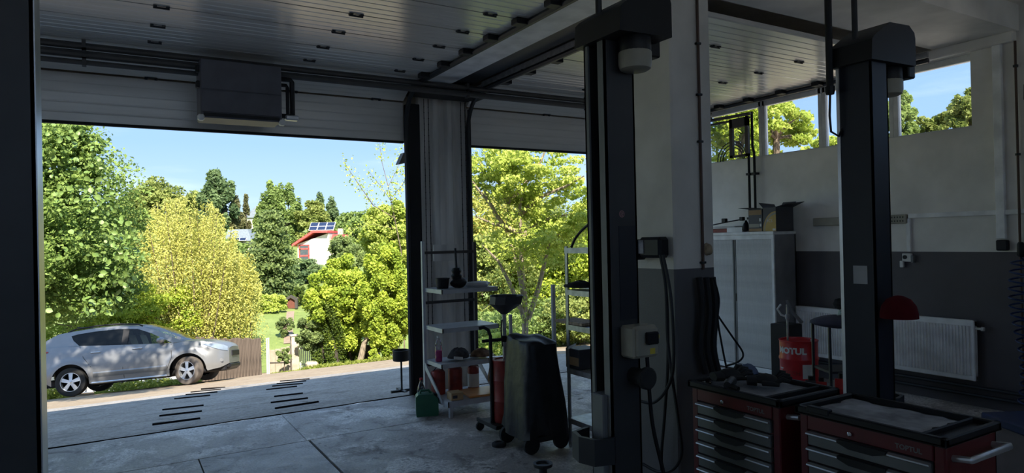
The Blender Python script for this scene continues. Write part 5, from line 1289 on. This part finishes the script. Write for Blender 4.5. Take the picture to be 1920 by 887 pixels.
tree('garden_bush', 'brown-green bush at the lawn edge above the gate', 'bush', 532, 612, 34, 18, 17, 'cedar', 3000, 30, .12, G2, 'bark', .05, seed=36)
tree('garden_bush', 'green shrub row at the top of the lawn', 'bush', 470, 575, 46, 40, 22, 'fresh', 5000, 40, .16, G2, 'bark', .06, seed=37)
# walnut-like yellow-green trees right of the gate
tree('yellow_green_tree', 'bright yellow-green tree with drooping leaves over the gate pillar', 'tree', 645, 572, 25.0, 66, 88, 'walnut', 38000, 170, .115, G2, 'bark', .0, .3, .2, seed=40)
tree('yellow_green_tree', 'bright yellow-green tree right of the ivy trunks', 'tree', 722, 560, 24.2, 52, 100, 'walnut', 38000, 170, .115, G2, 'bark_light', .10, .3, .2, seed=41, base_px=668)
tree('yellow_green_tree', 'taller yellow-green tree beside the left door post', 'tree', 735, 440, 31, 58, 62, 'fresh', 24000, 130, .15, G2, 'bark', .15, .3, .2, seed=42)
tree('hanging_bush', 'low grey-green bush hanging over the gate pillar', 'bush', 590, 625, 24.5, 32, 34, 'cedar', 10000, 50, .10, G2, 'bark', .05, seed=43)
# sparse branch reaching into the sky
def branchy(name, label, cat, polys, d, leaf, size, dens, seed, r0=.05, spread=.22, bark='bark', group=None, base=None):
    rng = np.random.default_rng(seed); b = P(*polys[0][0][:2], d + (polys[0][0][2] if len(polys[0][0]) > 2 else 0)); b0 = np.array([b[0], b[1], zt(b[1])]) 
    T = thing(name, label, cat, b0, group=group); pts = []
    for i, pl in enumerate(polys):
        dd = rng.uniform(-.7, .7) if i else 0
        pp = [P(q[0], q[1], d + dd * j / max(1, len(pl) - 1) + (q[2] if len(q) > 2 else 0)) - b0 for j, q in enumerate(pl)]
        r_ = r0 if i == 0 else r0 * (.7 if len(pl) > 3 else .4)
        if i == 0: pp = [np.array([0, 0, -.1])] + pp
        MB().tube([tuple(q) for q in pp], [max(.006, r_ * (1 - .8 * j / (len(pp) - 1))) for j in range(len(pp))], 7, False).build('trunk' if i == 0 else 'branch', bark, T)
        for j in range(len(pp) - 1):
            if i == 0 and j < len(pp) * .6: continue
            L_ = np.linalg.norm(pp[j + 1] - pp[j]); m_ = max(2, int(L_ * dens)); t = rng.uniform(0, 1, m_)
            pts.append(pp[j] + (pp[j + 1] - pp[j]) * t[:, None] + rng.normal(size=(m_, 3)) * spread)
    link('foliage', leaf_mesh('foliage', np.concatenate(pts), size, 'leaf_' + leaf, rng), T)['kind'] = 'stuff'; return T
branchy('young_tree', 'thin young tree with sparse leaves against the sky', 'tree', [[(758, 640), (752, 470), (742, 420), (728, 350), (715, 300), (712, 268)], [(742, 410), (700, 385), (672, 345), (650, 312), (645, 300)], [(735, 380), (715, 350), (690, 320)], [(728, 350), (748, 310), (758, 275)], [(745, 430), (700, 420), (650, 432)], [(735, 370), (756, 345), (770, 310)]], 28, 'fresh', .12, 75, 50, .032, .17)
# tree framed by the right opening
dm = 13.5
TM = branchy('slender_tree', 'slender many-stemmed tree with fresh leaves in the right opening', 'tree',
    [[(985, 640), (984, 570), (972, 500), (962, 470), (951, 435)], [(951, 435), (952, 400), (951, 380)], [(951, 380), (938, 350), (930, 310), (922, 270)], [(951, 380), (957, 340), (963, 300), (970, 265)], [(951, 380), (985, 345), (1015, 300), (1025, 275)],
     [(955, 440), (935, 410), (918, 380), (900, 360), (886, 340)], [(984, 560), (978, 500), (978, 440), (974, 390), (985, 350), (1000, 320)], [(978, 445), (1000, 425), (1030, 410), (1075, 400)], [(978, 400), (1010, 370), (1060, 350), (1095, 330)], [(975, 440), (950, 425), (925, 420), (890, 405)],
     [(990, 600), (1010, 540), (1022, 490), (1030, 455), (1060, 440), (1090, 420)], [(985, 600), (960, 540), (935, 490), (905, 460)], [(980, 470), (1020, 445), (1060, 438)], [(915, 380), (905, 340), (900, 300)], [(980, 560), (940, 555), (905, 580)]],
    dm, 'fresh', .07, 230, 51, .085, .26, 'bark_light', G3)
rng = np.random.default_rng(77); lo_ = np.array(TM.location)
for (px_, py_, rx, rz, n) in ((990, 330, 105, 52, 8000), (1050, 390, 60, 55, 6000), (930, 320, 55, 50, 3000), (1010, 460, 90, 45, 3600)):
    pts, cl, tone = crown_pts(n, 60, P(px_, py_, dm), (rx * dm / FPX, 1.2, rz * dm / FPX), rng, .2, .2); link('foliage', leaf_mesh('foliage', pts - lo_, .075, 'leaf_fresh', rng, tone=tone), TM)['kind'] = 'stuff'
for k, (x, y, d_, rx, rz, lf_, n, lb) in enumerate(((930, 520, 24, 90, 80, 'olive', 11000, 'olive bush behind the slender tree, left part'), (1050, 500, 25, 110, 90, 'walnut', 13000, 'yellow-green bush behind the slender tree, right part'), (1000, 610, 19, 130, 45, 'mid', 11000, 'low green undergrowth behind the oil drainer'),
        (900, 430, 33, 70, 70, 'yellow', 8000, 'straw-yellow tree far behind the slender tree'), (1090, 590, 18, 80, 60, 'olive', 8000, 'olive undergrowth seen through the metal rack'), (950, 650, 16.5, 60, 28, 'fresh', 4500, 'fresh green weeds behind the oil drainer'), (1150, 480, 24, 110, 110, 'walnut', 9000, 'yellow-green tree hidden behind the grey lift column'),
        (960, 445, 36, 150, 80, 'olive', 12000, 'olive trees closing the view behind the slender tree'), (1240, 520, 24, 120, 120, 'mid', 6000, 'green bush outside the far right corner'))):
    tree('thicket', lb, 'bush', x, y, d_, rx, rz, lf_, int(n * 1.9), 110, .085 if d_ < 22 else .14, G3, 'bark', .08, .3, .22, seed=60 + k)
# trees outside the high windows
for k, (x, y, d_, rx, rz, lf_, n, lb) in enumerate(((1385, 260, 19, 60, 95, 'walnut', 5200, 'yellow-green tree outside the far high window'), (1455, 235, 20, 75, 55, 'fresh', 3600, 'airy yellow-green tree outside the middle high window'), (1560, 290, 22, 60, 36, 'fresh', 2600, 'low crown outside the window beside the blue column'),
        (1690, 225, 22, 34, 52, 'mid', 6000, 'green tree at the left of the nearest high window'), (1755, 255, 23, 60, 44, 'olive', 6000, 'yellowish tree in the middle of the nearest high window'), (1828, 225, 21, 48, 58, 'olive', 6000, 'olive tree at the right of the nearest high window'))):
    tree('garden_tree', lb, 'tree', x, y, d_, rx, rz, lf_, int(n * 1.5), 80, .14, 'trees outside the high windows', 'bark', .12, .3, .22, seed=80 + k)

# ivy trunks, tufts of grass
def ivy(label, px_, pyb, pyt, d, wpx, seed):
    rng = np.random.default_rng(seed); b = P(px_, pyb, d); b0 = np.array([b[0], b[1], zt(b[1])]); top = P(px_, pyt, d)[2] - b0[2]; T = thing('ivy_trunk', label, 'tree trunk', b0, group='ivy trunks'); r_ = wpx * d / FPX
    MB().tube([(0, 0, -.3), (.03, 0, top * .5), (0, 0, top)], [r_ * .6, r_ * .5, r_ * .4], 9).build('trunk', 'bark_dark', T)
    n = 9000; t = rng.uniform(0, 1, n); a_ = rng.uniform(0, 6.28, n); rr = r_ * (.85 + .35 * np.sin(t * 7 + a_ * 2) + .15 * np.sin(a_ * 3 + t * 11)) * rng.uniform(.55, 1.15, n)
    link('foliage', leaf_mesh('foliage', np.stack([rr * np.cos(a_), rr * np.sin(a_), t * top], 1), .085, 'leaf_ivy', rng), T)['kind'] = 'stuff'
ivy('left ivy-covered trunk by the gate pillar', 606, 688, 575, 24.6, 17, 90); ivy('thick dark ivy-covered trunk in the middle of the clump', 628, 690, 560, 24.4, 15, 91); ivy('ivy-covered trunk nearest the board fence on the right', 653, 686, 580, 25, 16, 92)
def tufts(name, label, spots, d, size, n, leaf='grass'):
    rng = np.random.default_rng(len(spots) * 13 + n); pts = []
    for (px_, py_, wpx, h_) in spots:
        c = P(px_, py_, d); m_ = n // len(spots); x = c[0] + rng.uniform(-1, 1, m_) * wpx * d / FPX; y = c[1] + rng.uniform(-.9, .9, m_)
        pts.append(np.stack([x, y, np.array([zt(v) for v in y]) + rng.uniform(0, 1, m_) ** 1.5 * h_], 1))
    me = leaf_mesh(name, np.concatenate(pts), size, 'leaf_' + leaf, rng, up=.0, asp=.25); tag(link(name, me), label, 'grass', kind='stuff')
tufts('grass_verge', 'strip of green grass at the foot of the ivy trunks', [(560, 688, 50, .10), (640, 688, 70, .18), (700, 686, 40, .15)], 24, .14, 9000)
tufts('weed_verge', 'low green weeds around the parked cars', [(340, 712, 30, .15), (100, 730, 22, .4), (250, 700, 60, .3)], 20, .16, 4000)
tree('verge_shrub', 'small green shrub left of the stone pillar', 'bush', 533, 668, 24.3, 14, 14, 'cedar', 1800, 20, .09, G2, 'bark', .02, seed=95)
tree('verge_shrub', 'small leafy shrub left of the plastic tunnel', 'bush', 703, 668, 23.6, 11, 16, 'walnut', 1500, 20, .10, G2, 'bark', .02, seed=96)

# ------------------------------------------------------------------ fences, gate, houses
T = thing('board_fence', 'weathered brown board fence behind the silver car', 'fence', tuple(P(440, 680, 25)[:2]) + (zt(P(440, 680, 25)[1]),))
lo_ = np.array(T.location); fr_ = np.random.default_rng(3)
pm = [box(-.082, -.012, 0, .082, .012, 1.0, b=.006).mesh('plank', 'wood_fence') for _ in range(1)][0]
a_, b_ = P(330, 640, 25.5), P(486, 640, 24.4)
for k in range(28):
    q = a_ + (b_ - a_) * k / 27; zt_ = P(400, 634, 25)[2]; zb = zt(q[1]) - .05
    o = link('plank', pm, T, (q[0] - lo_[0], q[1] - lo_[1], zb - lo_[2])); o.scale = (1, 1, (zt_ - zb) + fr_.uniform(-.06, .06)); o.rotation_euler = (0, fr_.uniform(-.02, .02), math.atan2(b_[1] - a_[1], b_[0] - a_[0]))
MB().tube([tuple(a_ - lo_ + np.array([0, .03, -.15])), tuple(b_ - lo_ + np.array([0, .03, -.15]))], .03, 4).build('rail', 'wood_fence', T)
T = thing('board_fence', 'brown board fence between the ivy trunks and the plastic tunnel', 'fence', tuple(P(690, 670, 26)[:2]) + (zt(P(690, 670, 26)[1]),)); lo_ = np.array(T.location)
a_, b_ = P(660, 640, 26), P(708, 640, 25.6)
for k in range(10):
    q = a_ + (b_ - a_) * k / 9; zb = zt(q[1]) - .05; o = link('plank', pm, T, (q[0] - lo_[0], q[1] - lo_[1], zb - lo_[2])); o.scale = (1, 1, P(690, 645, 26)[2] - zb); o.rotation_euler = (0, 0, -.5)
def gate_post(label, px_, w, pyt, d, m_):
    b = P(px_, 690, d); z0 = zt(b[1]); h_ = P(px_, pyt, d)[2] - z0; o = MB().box(-w, -w, -.2, w, w, h_, b=.01).box(-w * 1.25, -w * 1.25, h_, w * 1.25, w * 1.25, h_ + .05, b=.01).build('gate_post', m_, None); o.location = (b[0], b[1], z0); tag(o, label, 'post', 'gate posts'); return o
gate_post('left of the two thin pale steel gate posts', 501, .022, 637, 23.8, 'white_plastic'); gate_post('right of the two thin pale steel gate posts', 504.5, .022, 636, 23.8, 'white_plastic')
gate_post('stone gate pillar with flat cap', 553, .13, 630, 24.8, 'stone')
b = P(527, 690, 25.2); T = thing('yard_gate', 'pale sheet gate between the thin posts and the stone pillar', 'gate', (b[0], b[1], zt(b[1])), -.53); hg = P(527, 650, 25.2)[2] - zt(b[1])
for k in range(4): box(-.42 + k * .215, -.015, .12, -.42 + k * .215 + .205, .015, hg - .04 * (3 - k), b=.006).build('sheet', MM('gate_sheet', (.40, .34, .26), .8) if k == 0 else MT['gate_sheet'], T)
box(-.45, -.03, hg * .45, .46, -.015, hg * .45 + .04).build('gate_rail', 'upright_dark', T)
b = P(575, 690, 25); T = thing('picket_gate', 'pale blue-white picket gate right of the stone pillar', 'gate', (b[0], b[1], zt(b[1])), -.53); hg = P(575, 642, 25)[2] - zt(b[1])
for k in range(8): box(-.26 + k * .07, -.012, .05, -.22 + k * .07, .012, hg - .01 * abs(k - 4), b=.004).build('picket', 'white_plastic', T)
for z in (.3, hg - .25): box(-.27, .012, z, .33, .03, z + .05).build('gate_rail', 'white_plastic', T)
o = box(-.2, -.2, 0, .2, .2, .42, b=.06).build('pale_boulder', 'stone', None); b = P(585, 690, 24.2); o.location = (b[0], b[1], zt(b[1]) - .05); tag(o, 'pale stone block at the foot of the picket gate', 'stone')
# small mailbox
# plastic tunnel
b = P(722, 690, 24.5); T = thing('plastic_tunnel', 'small garden tunnel with white frame and cloudy film', 'greenhouse', (b[0], b[1], zt(b[1])), -.53); hg = P(722, 617, 24.5)[2] - zt(b[1])
for y in (0, .9): MB().tube([(-.42, y, 0), (-.30, y, hg * .8), (-.12, y, hg), (.05, y, hg), (.28, y, hg * .75), (.42, y, 0)], .022, 6).build('hoop', 'white_plastic', T)
MB().grid([[(x, y, z) for (x, z) in ((-.42, 0), (-.30, hg * .8), (-.12, hg), (.05, hg), (.28, hg * .75), (.42, 0))] for y in (0, .45, .9)]).build('film', 'film', T)
MB().tube([(-.32, 0, hg * .45), (.36, 0, hg * .45)], .016, 6).build('cross_bar', 'white_plastic', T)
# iron arch and path in the garden
b = P(546, 575, 41); T = thing('garden_arch', 'dark garden arch at the end of the paved path', 'arch', (b[0], b[1], zt(b[1])), -.5); hz_ = P(546, 553, 41)[2] - zt(b[1])
MB().prism([(-.4, 0), (-.4, hz_ * .7), (0, hz_), (.4, hz_ * .7), (.4, 0), (.25, 0), (.25, hz_ * .6), (0, hz_ * .8), (-.25, hz_ * .6), (-.25, 0)], -.1, .1, 'y').build('arch_frame', 'upright_dark', T); box(-.25, .05, 0, .25, .08, hz_ * .75).build('arch_door', MM('rust', (.18, .06, .04), .8), T)
pt = MB(); pr = []
for k, (x, y) in enumerate(((545, 590), (543, 600), (541, 612), (540, 625))):
    c = P(x, y, 40 - k * 2.4); pr.append([(c[0] - .22, c[1], zt(c[1]) + .04), (c[0] + .22, c[1], zt(c[1]) + .04)])
struct('garden_path', pt.grid(pr), MM('path_stone', (.30, .22, .16), .9), 'pale paved path climbing the lawn', 'path')
# red-roofed house
def quad_panel(o_, u, v, nu, nv, parent, m_, gap=.06, th=.04, frame='white_plastic', nm='solar_panel'):
    o_, u, v = map(np.array, (o_, u, v)); n = np.cross(u, v); n = n / np.linalg.norm(n) * th
    for i in range(nu):
        for j in range(nv):
            p = [o_ + u * (i + a_) / nu + v * (j + b_) / nv for a_, b_ in ((gap, gap), (1 - gap, gap), (1 - gap, 1 - gap), (gap, 1 - gap))]
            pn = MB().add([tuple(q) for q in p] + [tuple(q + n) for q in p], [(0, 1, 2, 3), (4, 5, 6, 7), (0, 1, 5, 4), (1, 2, 6, 5), (2, 3, 7, 6), (3, 0, 4, 7)]).build(nm, m_, parent)
            pf = [o_ + u * (i + a_) / nu + v * (j + b_) / nv - n * .5 for a_, b_ in ((0, 0), (1, 0), (1, 1), (0, 1))]
            MB().add([tuple(q) for q in pf] + [tuple(q + n) for q in pf], [(0, 1, 2, 3), (4, 5, 6, 7), (0, 1, 5, 4), (1, 2, 6, 5), (2, 3, 7, 6), (3, 0, 4, 7)]).build('panel_frame', frame, pn)
d = 60; s = d / FPX
b = P(590, 470, d); gz = zt(b[1]); T = thing('garden_house', 'white house with red tiled roof among the trees', 'house', (b[0], b[1], gz), -.53)
def hz2(py_): return P(590, py_, d)[2] - gz
xl, xr = (558 - 590) * s, (616 - 590) * s; e0, e1 = hz2(455), hz2(437)
MB().prism([(xl, -.3), (xr, -.3), (xr, e1 - .05), (xl, e0 - .1)], 0, 5, 'y').build('wall', 'house_wall', T)
MB().prism([(xl - .35, e0 - .1), (xl + (xr - xl) * .55, e1 + .25), (xr + .05, e1 + .2), (xr + .05, e1 + .0), (xl + (xr - xl) * .55, e1 + .02), (xl - .35, e0 - .32)], -.5, 5.4, 'y').build('roof', 'roof_red', T)
w_ = MB().box(xl + .22, -.05, hz2(488), xl + 1.02, .0, hz2(459)).build('window', 'win_dark', T)
fr_ = MB(); z0, z1 = hz2(488), hz2(459)
for (x0, x1, za, zb_) in ((xl + .14, xl + .24, z0, z1), (xl + .98, xl + 1.08, z0, z1), (xl + .14, xl + 1.08, z0 + .35, z0 + .5), (xl + .14, xl + 1.08, z1 - .42, z1 - .28), (xl + .14, xl + 1.08, z1 - .05, z1 + .03)): fr_.box(x0, -.09, za, x1, -.04, zb_)
fr_.build('window_frame', 'roof_red', w_)
MB().prism([(xr + .1, e1 - .6), (xr + .95, e1 - .6), (xr + .8, e1 - .15), (xr + .25, e1 - .15)], .5, 4, 'y').build('annex_roof', 'roof_red', T)
MB().box(xr + .2, .8, -.3, xr + .85, 3.8, e1 - .6).build('annex_wall', 'house_wall', T); MB().box(xr + .35, 2, e1 - .3, xr + .75, 2.5, e1 + .4).build('chimney', 'house_wall2', T)
quad_panel((xl + .3, 2.4, e1 + .28), (2.35, 0, 0), (.0, .9, .75), 3, 2, T, 'solar')
b = P(440, 470, 66); gz = zt(b[1]); s = 66 / FPX; T = thing('garden_house', 'tan house with a rack of solar panels left of the layered conifer', 'house', (b[0], b[1], gz), -.53)
hz3 = lambda py_: P(440, py_, 66)[2] - gz
MB().prism([(-.9, -.3), (1.2, -.3), (1.2, hz3(452)), (-.9, hz3(452))], .8, 5, 'y').build('wall', 'house_wall2', T)
MB().prism([(-1.2, hz3(452)), (1.5, hz3(452)), (1.1, hz3(430)), (-.8, hz3(430))], .5, 5.2, 'y').build('roof', 'roof_grey', T)
quad_panel((-1.0, .3, hz3(452)), (2.0, 0, 0), (0, .7, hz3(436) - hz3(452)), 3, 2, T, 'solar')
b = P(482, 430, 84); gz = zt(b[1]); T = thing('far_house', 'distant house with a pale blue-grey roof peak', 'house', (b[0], b[1], gz), -.53); hz4 = lambda py_: P(482, py_, 84)[2] - gz
MB().box(-1.2, 0, -.3, 1.2, 4, hz4(408)).build('wall', 'house_wall', T); MB().prism([(-1.5, hz4(408)), (1.5, hz4(408)), (.1, hz4(385))], -.2, 4.2, 'y').build('roof', 'roof_grey', T)

# small things just outside the doors
b = onY(752, 665, 7.95); z0 = zt(7.95); zt1 = onY(752, 656, 7.95)[2]; T = thing('drum_stand', 'black drum-topped stand on a T foot outside the door', 'stand', (b[0], 7.95, z0))
hh = zt1 - z0
MB().lathe([(.012, hh - .14), (.10, hh - .135), (.105, hh - .12), (.105, hh), (.098, hh), (.095, hh - .03), (0, hh - .03)], (0, 0, 0), 24).build('drum_top', 'black', T)
MB().tube([(0, 0, .02), (0, 0, hh - .13)], .013, 8).build('pole', 'black', T); MB().box(-.14, -.02, 0, .14, .02, .03).box(-.02, -.14, 0, .02, .14, .03).build('foot', 'black', T)
T = thing('wall_lamp', 'small dark wall lamp outside the left opening', 'lamp', tuple(onY(757, 305, 7.95)))
MB().prism([(-.09, -.03), (.12, .02), (.12, .05), (-.02, .12)], -.06, .06, 'y').build('shade', 'upright_dark', T); box(.06, -.25, -.02, .10, 0, .04).build('bracket', 'upright_dark', T)
b = P(1038, 600, 9.5); zz = zt(b[1]); o = MB().tube([(0, 0, 0), (0, 0, P(1038, 534, 9.5)[2] - zz)], .032, 8).build('concrete_post', 'concrete', None); o.location = (b[0], b[1], zz); tag(o, 'grey concrete fence post behind the metal rack', 'post')
b = P(958, 640, 9.0); zz = zt(b[1]); o = MB().tube([(0, 0, 0), (0, 0, P(958, 590, 9.0)[2] - zz)], .025, 8).build('concrete_post', 'concrete', None); o.location = (b[0], b[1], zz); tag(o, 'pale post right behind the drainer pipe', 'post')
b = P(980, 690, 8.6); zz = zt(b[1]); T = thing('spool_table', 'round pale table outside with a blue striped cloth', 'table', (b[0], b[1], zz)); hh = b[2] - zz + .02
MB().lathe([(.0, hh - .03), (.28, hh - .03), (.28, hh), (0, hh)], (0, 0, 0), 26).build('table_top', 'wood_pale', T); MB().lathe([(.12, 0), (.10, .03), (.10, hh - .03)], (0, 0, 0), 16).build('table_leg', 'wood_pale', T)
T2 = thing('striped_cloth', 'crumpled blue and white striped cloth on the round table', 'cloth', (b[0], b[1], zz + hh)); 
MB().grid(blob_rows(0, 0, .02, .20, .10, .05, 51, rough=.15)).build('cloth_body', 'white_plastic', T2, 180)
for k in range(5): MB().tube([(-.10 + k * .05, -.09, .03), (-.08 + k * .05, 0, .072), (-.06 + k * .05, .08, .03)], .010, 5).build('stripe', 'blue', T2)
